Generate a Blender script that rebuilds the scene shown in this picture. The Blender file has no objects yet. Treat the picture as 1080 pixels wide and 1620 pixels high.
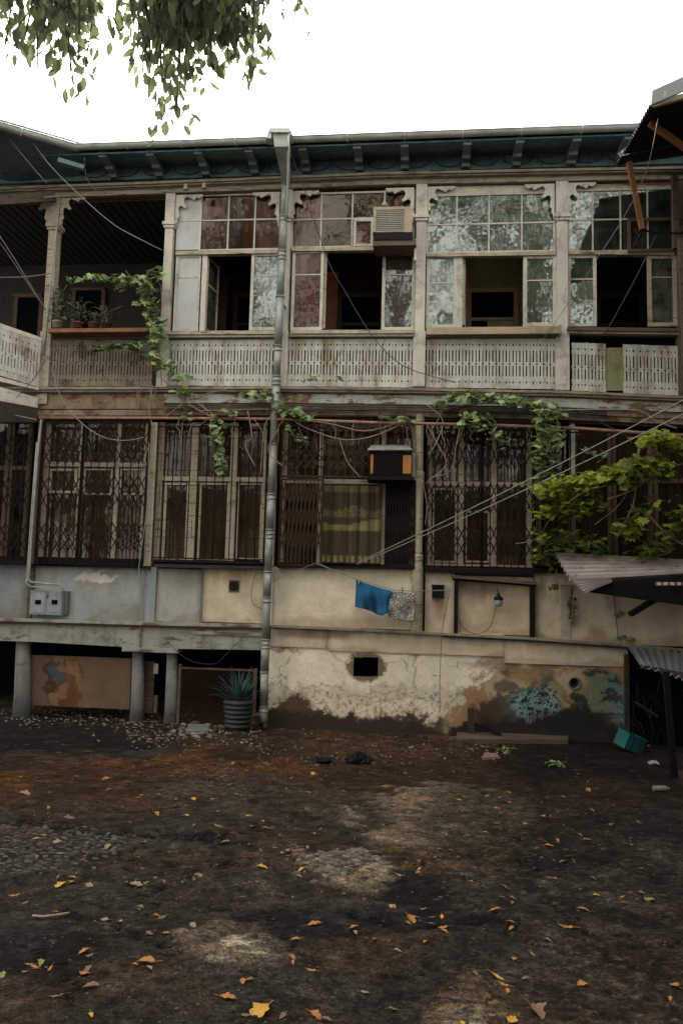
import bpy, math, random
import numpy as np
from mathutils import Vector, Matrix
random.seed(7)
R = math.radians
sc = bpy.context.scene
# ------------------------------------------------------------------ camera
F = 1230.0
PITCH, ROLL, YAW = R(5.64), R(1.45), R(5.89)
CAM = np.array([0.0, -13.4, 2.4])
cp, sp = math.cos(PITCH), math.sin(PITCH)
_fw = np.array([0, cp, sp]); _up = np.array([0, -sp, cp]); _rt = np.array([1.0, 0, 0])
cr, sr = math.cos(ROLL), math.sin(ROLL)
_r2 = cr*_rt + sr*_up; _u2 = -sr*_rt + cr*_up
_Y = np.array([[math.cos(YAW), -math.sin(YAW), 0], [math.sin(YAW), math.cos(YAW), 0], [0, 0, 1]])
RT, UP, FW = _Y@_r2, _Y@_u2, _Y@_fw
cam = bpy.data.cameras.new('camera'); camo = bpy.data.objects.new('camera', cam)
sc.collection.objects.link(camo); sc.camera = camo
camo.matrix_world = Matrix([[RT[0], UP[0], -FW[0], CAM[0]], [RT[1], UP[1], -FW[1], CAM[1]], [RT[2], UP[2], -FW[2], CAM[2]], [0, 0, 0, 1]])
cam.sensor_fit = 'VERTICAL'; cam.sensor_height = 36; cam.lens = F/1620*36
cam.clip_end = 2000; cam.clip_start = .05
# ------------------------------------------------------------------ world, sun, exposure
SUN_EL, SUN_AZ = R(38), R(-22)          # azimuth from +Y, negative = to the left
w = bpy.data.worlds.new('World'); sc.world = w; w.use_nodes = True
nt = w.node_tree; nt.nodes.clear()
sky = nt.nodes.new('ShaderNodeTexSky'); sky.sky_type = 'NISHITA'; sky.sun_disc = False
sky.sun_elevation = SUN_EL; sky.sun_rotation = SUN_AZ; sky.dust_density = 4; sky.air_density = 1
mx = nt.nodes.new('ShaderNodeMixRGB'); mx.inputs[0].default_value = .72   # thin bright cloud veil over the blue
mx.inputs[2].default_value = (9.6, 9.2, 8.5, 1)
bgn = nt.nodes.new('ShaderNodeBackground'); bgn.inputs[1].default_value = .10
wo = nt.nodes.new('ShaderNodeOutputWorld')
nt.links.new(sky.outputs[0], mx.inputs[1]); nt.links.new(mx.outputs[0], bgn.inputs[0]); nt.links.new(bgn.outputs[0], wo.inputs[0])
sl = bpy.data.lights.new('sun', 'SUN'); sl.energy = 2.5; sl.angle = R(3); sl.color = (1, .93, .82)
so = bpy.data.objects.new('sun', sl); sc.collection.objects.link(so)
sd = Vector((math.sin(SUN_AZ)*math.cos(SUN_EL), math.cos(SUN_AZ)*math.cos(SUN_EL), math.sin(SUN_EL)))
so.rotation_euler = sd.to_track_quat('Z', 'Y').to_euler()
so.location = (0, 0, 30)
sc.view_settings.view_transform = 'Standard'; sc.view_settings.look = 'None'
sc.view_settings.exposure = 2.15; sc.view_settings.gamma = 1
sc.cycles.max_bounces = 6
# ------------------------------------------------------------------ measuring helpers
GS = .0634                                # the yard falls towards the house
def ray(px, py):
    d = FW*F + RT*(px-540) + UP*(810-py)
    return d/np.linalg.norm(d)
def P(px, py, y=0.0):                     # point of plane Y=y measured at that place of the photo
    d = ray(px, py); t = (y-CAM[1])/d[1]; return CAM+d*t
def G(px, py, dz=0.0):                    # point on the ground
    d = ray(px, py); t = (-GS*CAM[1]-CAM[2])/(d[2]+GS*d[1]); p = CAM+d*t; p[2] += dz; return p
def A(px, py, dist): return CAM+ray(px, py)*dist
def proj(p):
    v = np.asarray(p, float)-CAM; c = v@FW
    return 540+F*(v@RT)/c, 810-F*(v@UP)/c
def gz(y): return -GS*y
# ------------------------------------------------------------------ mesh helper
class MB:
    def __init__(s): s.v = []; s.f = []; s.c = None
    def box(s, x0, x1, y0, y1, z0, z1):
        n = len(s.v)
        s.v += [(x0,y0,z0),(x1,y0,z0),(x1,y1,z0),(x0,y1,z0),(x0,y0,z1),(x1,y0,z1),(x1,y1,z1),(x0,y1,z1)]
        s.f += [tuple(n+i for i in q) for q in ((0,1,5,4),(1,2,6,5),(2,3,7,6),(3,0,4,7),(4,5,6,7),(3,2,1,0))]
        return s
    def hexa(s, a):                       # 8 points: bottom ring, top ring
        n = len(s.v); s.v += [tuple(p) for p in a]
        s.f += [tuple(n+i for i in q) for q in ((0,1,5,4),(1,2,6,5),(2,3,7,6),(3,0,4,7),(4,5,6,7),(3,2,1,0))]
        return s
    def prism(s, pts, y0, y1):            # polygon of (x,z), front y0, back y1
        n = len(s.v); k = len(pts)
        s.v += [(x, y0, z) for x, z in pts]+[(x, y1, z) for x, z in pts]
        s.f += [tuple(n+i for i in range(k)), tuple(n+k+i for i in reversed(range(k)))]
        s.f += [(n+i, n+k+i, n+k+(i+1) % k, n+(i+1) % k) for i in range(k)]
        return s
    def bx(s, xl, yt, xr, yb, y0, d):     # a box measured in the photo, front face at y0, depth d
        xm, ym = (xl+xr)/2, (yt+yb)/2
        return s.box(P(xl, ym, y0)[0], P(xr, ym, y0)[0], y0, y0+d, P(xm, yb, y0)[2], P(xm, yt, y0)[2])
    def strip(s, top, h, y0, d):          # long moulding following measured points: top edge [(px,py)..], height px
        pt = [P(x, y, y0) for x, y in top]; pb = [P(x, y+(h if not hasattr(h, '__len__') else h[i]), y0) for i, (x, y) in enumerate(top)]
        for i in range(len(pt)-1):
            a, b, c, e = pt[i], pt[i+1], pb[i+1], pb[i]
            n = len(s.v)
            s.v += [(e[0],y0,e[2]),(c[0],y0,c[2]),(c[0],y0+d,c[2]),(e[0],y0+d,e[2]),(a[0],y0,a[2]),(b[0],y0,b[2]),(b[0],y0+d,b[2]),(a[0],y0+d,a[2])]
            q = [(0,1,5,4),(4,5,6,7),(3,2,1,0),(2,3,7,6)]
            if i == 0: q.append((3,0,4,7))
            if i == len(pt)-2: q.append((1,2,6,5))
            s.f += [tuple(n+k for k in t) for t in q]
        return s
    def bar(s, a, b, wx, wy, up=(0, 0, 1)):   # rectangular bar between two points
        a = Vector(a); b = Vector(b); t = (b-a).normalized(); u = Vector(up)
        if abs(t.dot(u)) > .95: u = Vector((0, 1, 0))
        x = t.cross(u).normalized()*wx/2; y = t.cross(x).normalized()*wy/2
        return s.hexa([a-x-y, a+x-y, a+x+y, a-x+y, b-x-y, b+x-y, b+x+y, b-x+y])
    def tube(s, pts, r, n=8, caps=True):
        pts = [Vector(p) for p in pts]; k0 = len(s.v); m = len(pts)
        rr = r if hasattr(r, '__len__') else [r]*m
        pu = None
        for i, p in enumerate(pts):
            t = (pts[min(i+1, m-1)]-pts[max(i-1, 0)])
            t = t.normalized() if t.length > 1e-9 else Vector((0, 0, 1))
            if pu is None:
                u = t.orthogonal().normalized()
            else:
                u = pu-t*pu.dot(t); u = u.normalized() if u.length > 1e-6 else t.orthogonal().normalized()
            pu = u; v = t.cross(u)
            for j in range(n):
                a = 2*math.pi*j/n; s.v.append(tuple(p+(u*math.cos(a)+v*math.sin(a))*rr[i]))
        for i in range(m-1):
            for j in range(n):
                s.f.append((k0+i*n+j, k0+i*n+(j+1) % n, k0+(i+1)*n+(j+1) % n, k0+(i+1)*n+j))
        if caps:
            s.f += [tuple(k0+j for j in reversed(range(n))), tuple(k0+(m-1)*n+j for j in range(n))]
        return s
    def lathe(s, c, prof, n=20, axis='z'):   # prof [(r,h)]
        k0 = len(s.v)
        for r, h in prof:
            for j in range(n):
                a = 2*math.pi*j/n
                if axis == 'z': s.v.append((c[0]+r*math.cos(a), c[1]+r*math.sin(a), c[2]+h))
                else: s.v.append((c[0]+r*math.cos(a), c[1]+h, c[2]+r*math.sin(a)))
        for i in range(len(prof)-1):
            for j in range(n):
                s.f.append((k0+i*n+j, k0+i*n+(j+1) % n, k0+(i+1)*n+(j+1) % n, k0+(i+1)*n+j))
        return s
    def build(s, name, m, parent=None, smooth=False, col=None, loc=None):
        off = np.zeros(3)
        if parent is not None:
            q = parent
            while q is not None: off += np.array(q.location); q = q.parent
        elif loc is not None: off = np.array(loc, float)
        V = np.array(s.v, float)-off
        me = bpy.data.meshes.new(name); me.from_pydata(V.tolist(), [], s.f); me.update()
        if col is not None:
            at = me.color_attributes.new('Col', 'FLOAT_COLOR', 'POINT')
            c = np.ones((len(V), 4), np.float32); c[:, :3] = col; at.data.foreach_set('color', c.ravel())
        if smooth: me.polygons.foreach_set('use_smooth', [True]*len(me.polygons))
        me.materials.append(m)
        o = bpy.data.objects.new(name, me); sc.collection.objects.link(o)
        if parent is not None: o.parent = parent
        elif loc is not None: o.location = loc
        return o
def tag(o, label, cat, group=None, kind=None):
    o['label'] = label; o['category'] = cat
    if group: o['group'] = group
    if kind: o['kind'] = kind
    return o
def struct(o): o['kind'] = 'structure'; return o
def thing(name, label, cat, loc, group=None):
    o = bpy.data.objects.new(name, None); o.empty_display_size = .2; sc.collection.objects.link(o)
    o.location = [float(q) for q in loc]; return tag(o, label, cat, group)
# ------------------------------------------------------------------ materials
def newmat(name):
    m = bpy.data.materials.new(name); m.use_nodes = True; t = m.node_tree; t.nodes.clear()
    out = t.nodes.new('ShaderNodeOutputMaterial'); b = t.nodes.new('ShaderNodeBsdfPrincipled')
    t.links.new(b.outputs[0], out.inputs[0]); return m, t, b, out
def N(t, typ, **k):
    n = t.nodes.new(typ)
    for a, v in k.items(): setattr(n, a, v)
    return n
def noise(t, vec, scale, detail=4, rough=.6, dist=0):
    n = N(t, 'ShaderNodeTexNoise'); n.inputs['Scale'].default_value = scale; n.inputs['Detail'].default_value = detail
    n.inputs['Roughness'].default_value = rough; n.inputs['Distortion'].default_value = dist
    t.links.new(vec, n.inputs['Vector']); return n.outputs['Fac']
def ramp(t, fac, a, b, ca=(0, 0, 0), cb=(1, 1, 1)):
    r = N(t, 'ShaderNodeValToRGB'); r.color_ramp.elements[0].position = a; r.color_ramp.elements[1].position = b
    r.color_ramp.elements[0].color = (*ca, 1); r.color_ramp.elements[1].color = (*cb, 1)
    t.links.new(fac, r.inputs[0]); return r.outputs[0]
def mix(t, fac, a, b, typ='MIX'):
    m = N(t, 'ShaderNodeMixRGB', blend_type=typ)
    for i, v in ((0, fac), (1, a), (2, b)):
        if isinstance(v, (int, float)): m.inputs[i].default_value = v if i == 0 else (v, v, v, 1)
        elif isinstance(v, tuple): m.inputs[i].default_value = (*v, 1)
        else: t.links.new(v, m.inputs[i])
    return m.outputs[0]
def bump(t, b, h, strength=.3, dist=.02):
    n = N(t, 'ShaderNodeBump'); n.inputs['Strength'].default_value = strength; n.inputs['Distance'].default_value = dist
    t.links.new(h, n.inputs['Height']); t.links.new(n.outputs[0], b.inputs['Normal'])
def coords(t, scale=(1, 1, 1), rnd=True):
    c = N(t, 'ShaderNodeTexCoord'); m = N(t, 'ShaderNodeMapping'); m.inputs['Scale'].default_value = scale
    t.links.new(c.outputs['Object'], m.inputs[0])
    if rnd:
        oi = N(t, 'ShaderNodeObjectInfo'); ml = N(t, 'ShaderNodeMath', operation='MULTIPLY'); ml.inputs[1].default_value = 37
        t.links.new(oi.outputs['Random'], ml.inputs[0])
        cx = N(t, 'ShaderNodeCombineXYZ'); t.links.new(ml.outputs[0], cx.inputs[0]); t.links.new(ml.outputs[0], cx.inputs[2])
        t.links.new(cx.outputs[0], m.inputs['Location'])
    return m.outputs[0]
def weathered(name, base, under=(.16, .10, .06), dirt=(.07, .05, .035), peel=.36, soft=.04, streak=.5, rough=.75, bs=.35, pscale=9, grain=(1, 1, 1), dirtamt=.6):
    m, t, b, o = newmat(name)
    v = coords(t); vs = coords(t, (9, 9, .8)); vg = coords(t, tuple(g*1.0 for g in grain))
    big = noise(t, v, 1.3, 5, .6); st = noise(t, vs, 1.0, 4, .6); pl = noise(t, vg, pscale, 8, .68, .3); fine = noise(t, v, 60, 3, .6)
    c = mix(t, ramp(t, big, .35, .7), base, tuple(q*.78 for q in base))
    c = mix(t, mix(t, streak, 0.0, ramp(t, st, .5, .75), 'MIX'), c, tuple(.5*x+.5*y*1.0 for x, y in zip([q*.5 for q in base], dirt)))
    dm = mix(t, 1.0, ramp(t, noise(t, v, 3.2, 6, .7, .5), .5, .72), dirtamt, 'MULTIPLY')
    c = mix(t, dm, c, dirt)
    pm = ramp(t, pl, peel-soft, peel+soft, (1, 1, 1), (0, 0, 0))
    c = mix(t, pm, c, mix(t, ramp(t, noise(t, v, 14, 4), .4, .65), under, tuple(q*.45 for q in under)))
    c = mix(t, .35, c, ramp(t, fine, .3, .7, (.55, .55, .55), (1.25, 1.25, 1.25)), 'MULTIPLY')
    t.links.new(c, b.inputs['Base Color']); b.inputs['Roughness'].default_value = rough
    b.inputs['Specular IOR Level'].default_value = .3
    bump(t, b, mix(t, .5, ramp(t, pl, peel-soft, peel+soft), fine), bs, .01)
    return m
def plain(name, base, rough=.6, var=.35, scale=8, metal=0, spec=.4, bs=.15, trans=0):
    m, t, b, o = newmat(name); v = coords(t)
    n = noise(t, v, scale, 5, .65)
    c = mix(t, ramp(t, n, .3, .7), tuple(q*(1-var) for q in base), tuple(min(1, q*(1+var*.5)) for q in base))
    t.links.new(c, b.inputs['Base Color']); b.inputs['Roughness'].default_value = rough; b.inputs['Metallic'].default_value = metal
    b.inputs['Specular IOR Level'].default_value = spec
    bump(t, b, noise(t, v, scale*5, 4), bs, .01)
    if trans:
        tr = N(t, 'ShaderNodeBsdfTranslucent'); t.links.new(c, tr.inputs[0]); ms = N(t, 'ShaderNodeMixShader'); ms.inputs[0].default_value = trans
        t.links.new(b.outputs[0], ms.inputs[1]); t.links.new(tr.outputs[0], ms.inputs[2]); t.links.new(ms.outputs[0], o.inputs[0])
    return m
def vcol(name, rough=.85, det=.45, ds=30, bs=.4, cracks=0, cs=2.2, spec=.25, stain=.3):
    m, t, b, o = newmat(name); v = coords(t, rnd=False)
    at = N(t, 'ShaderNodeVertexColor', layer_name='Col')
    n1 = noise(t, v, ds, 6, .7); n2 = noise(t, v, ds*.14, 6, .65)
    c = mix(t, det, at.outputs[0], ramp(t, n1, .28, .72, (.45, .45, .45), (1.45, 1.42, 1.38)), 'MULTIPLY')
    c = mix(t, stain, c, ramp(t, n2, .35, .65, (.5, .46, .4), (1.25, 1.25, 1.25)), 'MULTIPLY')
    h = n1
    if cracks:
        vw = N(t, 'ShaderNodeVectorMath', operation='ADD'); nn = N(t, 'ShaderNodeTexNoise'); nn.inputs['Scale'].default_value = 3; nn.inputs['Detail'].default_value = 5
        t.links.new(v, nn.inputs['Vector']); sc_ = N(t, 'ShaderNodeVectorMath', operation='SCALE'); sc_.inputs['Scale'].default_value = .5
        t.links.new(nn.outputs['Color'], sc_.inputs[0]); t.links.new(v, vw.inputs[0]); t.links.new(sc_.outputs[0], vw.inputs[1])
        vo = N(t, 'ShaderNodeTexVoronoi', feature='DISTANCE_TO_EDGE'); vo.inputs['Scale'].default_value = cs
        t.links.new(vw.outputs[0], vo.inputs['Vector'])
        e = ramp(t, vo.outputs['Distance'], 0, .012*cracks, (1, 1, 1), (0, 0, 0))
        gate = ramp(t, noise(t, v, 1.1, 3), .5, .58)
        e = mix(t, 1.0, e, gate, 'MULTIPLY')
        c = mix(t, mix(t, 1.0, e, .8, 'MULTIPLY'), c, (.004, .003, .0025)); h = mix(t, e, h, 0.0)
    t.links.new(c, b.inputs['Base Color']); b.inputs['Roughness'].default_value = rough; b.inputs['Specular IOR Level'].default_value = spec
    bump(t, b, h, bs, .02); return m
def glassmat(name, tint=(.75, .8, .75), refl=.10, dirt=.25, dcol=(.35, .35, .3)):
    m, t, b, o = newmat(name); v = coords(t)
    gl = N(t, 'ShaderNodeBsdfGlossy'); gl.inputs['Roughness'].default_value = .035; gl.inputs['Color'].default_value = (1, 1, 1, 1)
    nb = N(t, 'ShaderNodeBump'); nb.inputs['Strength'].default_value = .14; nb.inputs['Distance'].default_value = .02
    t.links.new(noise(t, v, 3.5, 2), nb.inputs['Height']); t.links.new(nb.outputs[0], gl.inputs['Normal'])
    tr = N(t, 'ShaderNodeBsdfTransparent'); tr.inputs['Color'].default_value = (*tint, 1)
    fr = N(t, 'ShaderNodeFresnel'); fr.inputs['IOR'].default_value = 1.5
    ad = N(t, 'ShaderNodeMath', operation='ADD', use_clamp=True); ad.inputs[1].default_value = refl; t.links.new(fr.outputs[0], ad.inputs[0])
    ms = N(t, 'ShaderNodeMixShader'); t.links.new(ad.outputs[0], ms.inputs[0]); t.links.new(tr.outputs[0], ms.inputs[1]); t.links.new(gl.outputs[0], ms.inputs[2])
    df = N(t, 'ShaderNodeBsdfDiffuse'); df.inputs[0].default_value = (*dcol, 1)
    dm = mix(t, 1.0, ramp(t, noise(t, v, 5, 7, .7), .35, .75), dirt, 'MULTIPLY')
    sp_ = ramp(t, noise(t, v, 26, 5, .75), .66, .69)
    dm = mix(t, 1.0, dm, mix(t, 1.0, sp_, .05, 'MULTIPLY'), 'ADD')
    m2 = N(t, 'ShaderNodeMixShader'); t.links.new(dm, m2.inputs[0]); t.links.new(ms.outputs[0], m2.inputs[1]); t.links.new(df.outputs[0], m2.inputs[2])
    t.links.new(m2.outputs[0], o.inputs[0]); t.nodes.remove(b); return m
def leafmat(name, c1, c2, trans=.35, rough=.45, spots=None):
    m, t, b, o = newmat(name)
    at = N(t, 'ShaderNodeVertexColor', layer_name='Col')
    c = mix(t, at.outputs[0], c1, c2)
    if spots:
        v = coords(t); c = mix(t, ramp(t, noise(t, v, 6, 4), .6, .66), c, spots)
    t.links.new(c, b.inputs['Base Color']); b.inputs['Roughness'].default_value = rough; b.inputs['Specular IOR Level'].default_value = .35
    tr = N(t, 'ShaderNodeBsdfTranslucent'); t.links.new(c, tr.inputs[0]); ms = N(t, 'ShaderNodeMixShader'); ms.inputs[0].default_value = trans
    t.links.new(b.outputs[0], ms.inputs[1]); t.links.new(tr.outputs[0], ms.inputs[2]); t.links.new(ms.outputs[0], o.inputs[0]); return m
M = {}
M['white'] = weathered('worn_white_paint', (.51, .485, .40), peel=.35, streak=.4)
M['panel'] = weathered('smooth_white_panel', (.48, .485, .46), under=(.35, .34, .3), peel=.26, streak=.3, bs=.12, dirtamt=.25)
M['cream_wood'] = weathered('worn_cream_wood', (.40, .34, .245), under=(.12, .07, .04), peel=.40, streak=.6, grain=(.3, 1, 3))
M['cornice'] = weathered('cornice_wood', (.26, .225, .155), under=(.10, .065, .04), peel=.42, grain=(.3, 1, 3), dirtamt=.7)
M['frieze'] = weathered('peeling_frieze', (.40, .42, .35), under=(.20, .11, .06), peel=.465, soft=.03, pscale=3.2, grain=(.6, 1, 1.4), dirtamt=.8)
M['rustfrieze'] = weathered('rusty_beam', (.22, .165, .105), under=(.15, .07, .035), peel=.47, pscale=4, dirtamt=.8)
M['fret'] = weathered('fretwork_paint', (.48, .475, .395), under=(.27, .20, .13), peel=.42, soft=.07, pscale=1.8, grain=(1.3, 1, .4), streak=.5, dirtamt=.4)
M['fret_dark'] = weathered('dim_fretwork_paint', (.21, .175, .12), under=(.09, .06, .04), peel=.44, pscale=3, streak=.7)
M['teal'] = weathered('teal_eaves_haze', (.115, .20, .205), under=(.08, .11, .10), dirt=(.02, .035, .035), peel=.38, streak=.7, pscale=4)  # eaves teal carries lens flare haze in its base colour
M['wood_dark'] = weathered('old_dark_wood', (.035, .025, .018), under=(.02, .014, .01), dirt=(.02, .015, .012), peel=.45, grain=(.3, 1, 4))
M['wood_mid'] = weathered('old_brown_wood', (.11, .075, .05), under=(.05, .03, .02), peel=.42, grain=(.3, 1, 4))
M['sill_wood'] = weathered('bare_plank', (.36, .28, .19), under=(.2, .13, .08), peel=.38, grain=(.3, 1, 4), dirtamt=.4)
M['orange_wood'] = plain('orange_timber', (.17, .065, .02), .6, .5, 5)
M['bluegrey'] = weathered('bluegrey_plaster', (.27, .29, .275), under=(.16, .15, .13), peel=.34, pscale=2.5, streak=.35, dirtamt=.35)
M['beam_white'] = weathered('cracked_white_beam', (.31, .30, .255), under=(.13, .09, .06), peel=.42, pscale=3.5, grain=(.5, 1, 1.6), dirtamt=.75)
M['grey_stone'] = weathered('grey_concrete', (.16, .16, .145), under=(.1, .1, .09), peel=.4, pscale=6, streak=.6)
M['iron'] = plain('rusty_iron', (.016, .010, .007), .7, .5, 25, .2, .12)
M['iron_brown'] = plain('brown_iron', (.045, .026, .016), .7, .5, 25, .2, .12)
M['black_iron'] = plain('black_iron', (.007, .0065, .006), .55, .3, 20, .2, .12)
M['rustpipe'] = plain('rusty_pink_pipe', (.26, .14, .095), .7, .45, 9)
M['galv'] = plain('galvanised_pipe', (.24, .245, .215), .5, .45, 5, .15, .5)
M['gutter'] = plain('pale_gutter_metal', (.36, .39, .35), .5, .35, 4, .1, .5)
M['cond'] = plain('painted_conduit', (.25, .25, .22), .6, .35, 12)
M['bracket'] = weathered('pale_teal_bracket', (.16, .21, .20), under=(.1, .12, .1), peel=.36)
M['cable'] = plain('dark_cable', (.03, .028, .026), .6, .2, 12)
M['cable_pale'] = plain('pale_cable', (.20, .195, .175), .6, .3, 12)
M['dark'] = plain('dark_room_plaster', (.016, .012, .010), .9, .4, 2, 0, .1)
M['black'] = plain('shade_black', (.003, .003, .0035), .9, .4, 2, 0, .05)  # near-black colour stands in for deep shade in recesses and dark openings
M['room'] = plain('room_plaster', (.22, .14, .08), .9, .4, 1.5)
M['room_door'] = plain('brown_room_door', (.26, .16, .085), .6, .3, 3)
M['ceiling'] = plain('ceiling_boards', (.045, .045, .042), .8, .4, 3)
M['curt_red'] = plain('red_curtain', (.24, .05, .035), .9, .35, 3, trans=.3)
M['curt_brown'] = plain('brown_curtain', (.14, .055, .03), .9, .5, 2.5, trans=.3)
M['curt_lace'] = plain('pale_lace_curtain', (.30, .33, .26), .9, .45, 9, trans=.3)
M['curt_yellow'] = plain('yellowed_curtain', (.42, .32, .20), .9, .4, 4, trans=.3)
M['curt_olive'] = plain('olive_curtain', (.20, .14, .075), .9, .4, 2, trans=.2)
M['glass'] = glassmat('old_window_glass', refl=.02); M['glass_r'] = glassmat('reflecting_window_glass', (.75, .83, .75), .055, .2, (.2, .22, .19))
M['glass_d'] = glassmat('dusty_brown_glass', (.85, .68, .52), -.015, .12, (.10, .07, .045))
M['glass_l'] = glassmat('dirty_lower_glass', (.7, .62, .5), -.02, .3, (.10, .08, .055))
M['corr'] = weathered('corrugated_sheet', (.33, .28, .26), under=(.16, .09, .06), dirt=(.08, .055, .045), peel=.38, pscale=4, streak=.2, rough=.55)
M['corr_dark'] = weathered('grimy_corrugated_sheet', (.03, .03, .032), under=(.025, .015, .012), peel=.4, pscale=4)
M['corr_grey'] = weathered('grey_corrugated_sheet', (.14, .15, .135), under=(.12, .09, .07), peel=.38, pscale=4)
M['vc_wall'] = vcol('stained_plaster', .88, .25, 24, .45, 1.0, 1.6, stain=.25)
M['vc_panel'] = vcol('panel_plaster', .88, .22, 22, .3, 0, stain=.35)
M['vc_ground'] = vcol('broken_asphalt', .8, .8, 42, 1.0, 2.6, 1.25, .06, stain=.6)
t = M['vc_ground'].node_tree; b = [n for n in t.nodes if n.type == 'BSDF_PRINCIPLED'][0]; v = coords(t, rnd=False)
src = b.inputs['Base Color'].links[0].from_socket
f1 = ramp(t, noise(t, v, 9, 8, .75, .4), .40, .60, (.45, .43, .42), (1.5, 1.45, 1.38)); f2 = ramp(t, noise(t, v, 90, 4, .8), .40, .62, (.35, .35, .35), (1.7, 1.65, 1.55))
f3 = ramp(t, noise(t, v, 30, 6, .85, .2), .42, .58, (.30, .30, .31), (1.9, 1.85, 1.75))
c = mix(t, .8, mix(t, .85, mix(t, .8, src, f1, 'MULTIPLY'), f2, 'MULTIPLY'), f3, 'MULTIPLY')
vo = N(t, 'ShaderNodeTexVoronoi'); vo.inputs['Scale'].default_value = 70; t.links.new(v, vo.inputs['Vector'])
gr_ = mix(t, 1.0, ramp(t, vo.outputs['Distance'], .10, .22, (1, 1, 1), (0, 0, 0)), ramp(t, noise(t, v, 25, 3), .54, .58), 'MULTIPLY')
c = mix(t, mix(t, 1.0, gr_, .5, 'MULTIPLY'), c, (.09, .078, .062)); t.links.new(c, b.inputs['Base Color'])
bump(t, b, mix(t, .5, noise(t, v, 42, 8, .75), noise(t, v, 9, 8, .75, .4)), 1.0, .022)
M['vc_stone'] = vcol('stones', .85, .3, 40, .4, 0)
M['bark'] = plain('bark', (.09, .07, .05), .9, .5, 12, bs=.6)
M['twig'] = plain('dry_vine_stem', (.26, .18, .12), .85, .4, 20)
M['leaf_vine'] = leafmat('vine_leaf', (.05, .08, .028), (.32, .40, .18), .25, spots=(.15, .14, .06))
M['leaf_lime'] = leafmat('lime_vine_leaf', (.018, .036, .010), (.37, .41, .05), .45, spots=(.10, .075, .02))
M['leaf_tree'] = leafmat('tree_leaf', (.06, .085, .045), (.21, .25, .12), .6)  # leaf greens lightened to put the lens flare into the colour
M['leaf_pot'] = leafmat('bluegreen_blade', (.012, .03, .024), (.05, .10, .085), .12)
M['leaf_dark'] = leafmat('dim_leaf', (.02, .03, .015), (.06, .08, .04), .2)
def fallen(name, c): return plain(name, c, .6, .5, 18, trans=.1)
M['fl_yellow'] = fallen('fallen_yellow', (.42, .22, .02)); M['fl_orange'] = fallen('fallen_orange', (.30, .12, .02))
M['fl_brown'] = fallen('fallen_brown', (.13, .07, .035)); M['fl_tan'] = fallen('fallen_tan', (.21, .14, .08)); M['fl_green'] = fallen('fallen_green', (.16, .17, .035))

# ------------------------------------------------------------------ numpy noise
def vnoise(x, y, seed=0):
    xi = np.floor(x).astype(np.int64); yi = np.floor(y).astype(np.int64); fx = x-xi; fy = y-yi
    fx = fx*fx*(3-2*fx); fy = fy*fy*(3-2*fy)
    def h(a, b):
        n = (a*374761393+b*668265263+seed*974634777) & 0x7fffffff
        n = ((n ^ (n >> 13))*1274126177) & 0x7fffffff
        return ((n ^ (n >> 16)) & 0xffff)/65535.0
    return (h(xi, yi)*(1-fx)+h(xi+1, yi)*fx)*(1-fy)+(h(xi, yi+1)*(1-fx)+h(xi+1, yi+1)*fx)*fy
def fbm(x, y, o=5, seed=0, g=.5):
    s = 0; a = 1; tot = 0
    for i in range(o):
        s = s+a*vnoise(x, y, seed+i*17); tot += a; a *= g; x = x*2.03+7.1; y = y*2.03+3.7
    return s/tot
def ss(x, a, b):
    t = np.clip((x-a)/(b-a), 0, 1); return t*t*(3-2*t)
def ell(px, py, cx, cy, rx, ry, soft=.25):  # soft ellipse mask
    d = np.sqrt(((px-cx)/rx)**2+((py-cy)/ry)**2); return 1-ss(d, 1-soft, 1+soft)
def lerp(c, m, col): return c*(1-m[:, None])+np.array(col)[None, :]*m[:, None]
def projv(V):
    v = V-CAM; c = np.maximum(v@FW, .2)
    return 540+F*(v@RT)/c, 810-F*(v@UP)/c

# ================================================================== GROUND
def grid_axis(segs):
    out = []
    for a, b, st in segs: out += list(np.arange(a, b-1e-6, st))
    return np.array(out+[segs[-1][1]])
gx = grid_axis([(-40, -9, 1.5), (-9, -6, .12), (-6, 5.2, .028), (5.2, 8, .15), (8, 40, 1.5)])
gy = grid_axis([(-45, -14, 1.2), (-14, -10.8, .06), (-10.8, -6, .022), (-6, .3, .035), (.3, 4, .2), (4, 40, 2)])
XX, YY = np.meshgrid(gx, gy); x = XX.ravel(); y = YY.ravel()
z = -GS*np.clip(y, -15, 0)
n1 = fbm(x*.6, y*.6, 5, 3); n2 = fbm(x*3, y*3, 5, 9); n3 = fbm(x*14, y*14, 4, 21)
inn = (np.abs(x) < 9) & (y < 0)
z = z+inn*((n1-.5)*.10+(n2-.5)*.026+(n3-.5)*.014)*np.clip(-y/1.2, .25, 1)
px, py = projv(np.stack([x, y, -GS*y], 1))
wx = px+(n1-.5)*80+(n2-.5)*70; wy = py+(n2-.5)*40+(n1-.5)*50+(fbm(x*5, y*5, 4, 77)-.5)*18
n4 = fbm(x*9, y*9, 5, 63, .65); wx = wx+(n4-.5)*60; wy = wy+(n4-.5)*26
C = np.ones((len(x), 3))*np.array([.0195, .0180, .0160])
def addp(cx, cy, rx, ry, col, k=1, soft=.16):
    global C
    C = lerp(C, ell(wx, wy, cx, cy, rx, ry, soft)*k, col)
br = (0.0385, 0.0220, 0.0121)
C = lerp(C, ss(fbm(x*1.1+5, y*1.1, 5, 31), .50, .60)*.4, br)
addp(520, 1230, 560, 60, (0.0330, 0.0193, 0.0110), .8); addp(120, 1260, 260, 45, (.034, .020, .011), .8); addp(20, 1255, 60, 22, (.05, .026, .011), .8)
addp(690, 1285, 150, 50, (.105, .085, .062), .98, .10); addp(430, 1270, 180, 34, (0.0330, 0.0286, 0.0231), .8)
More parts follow.
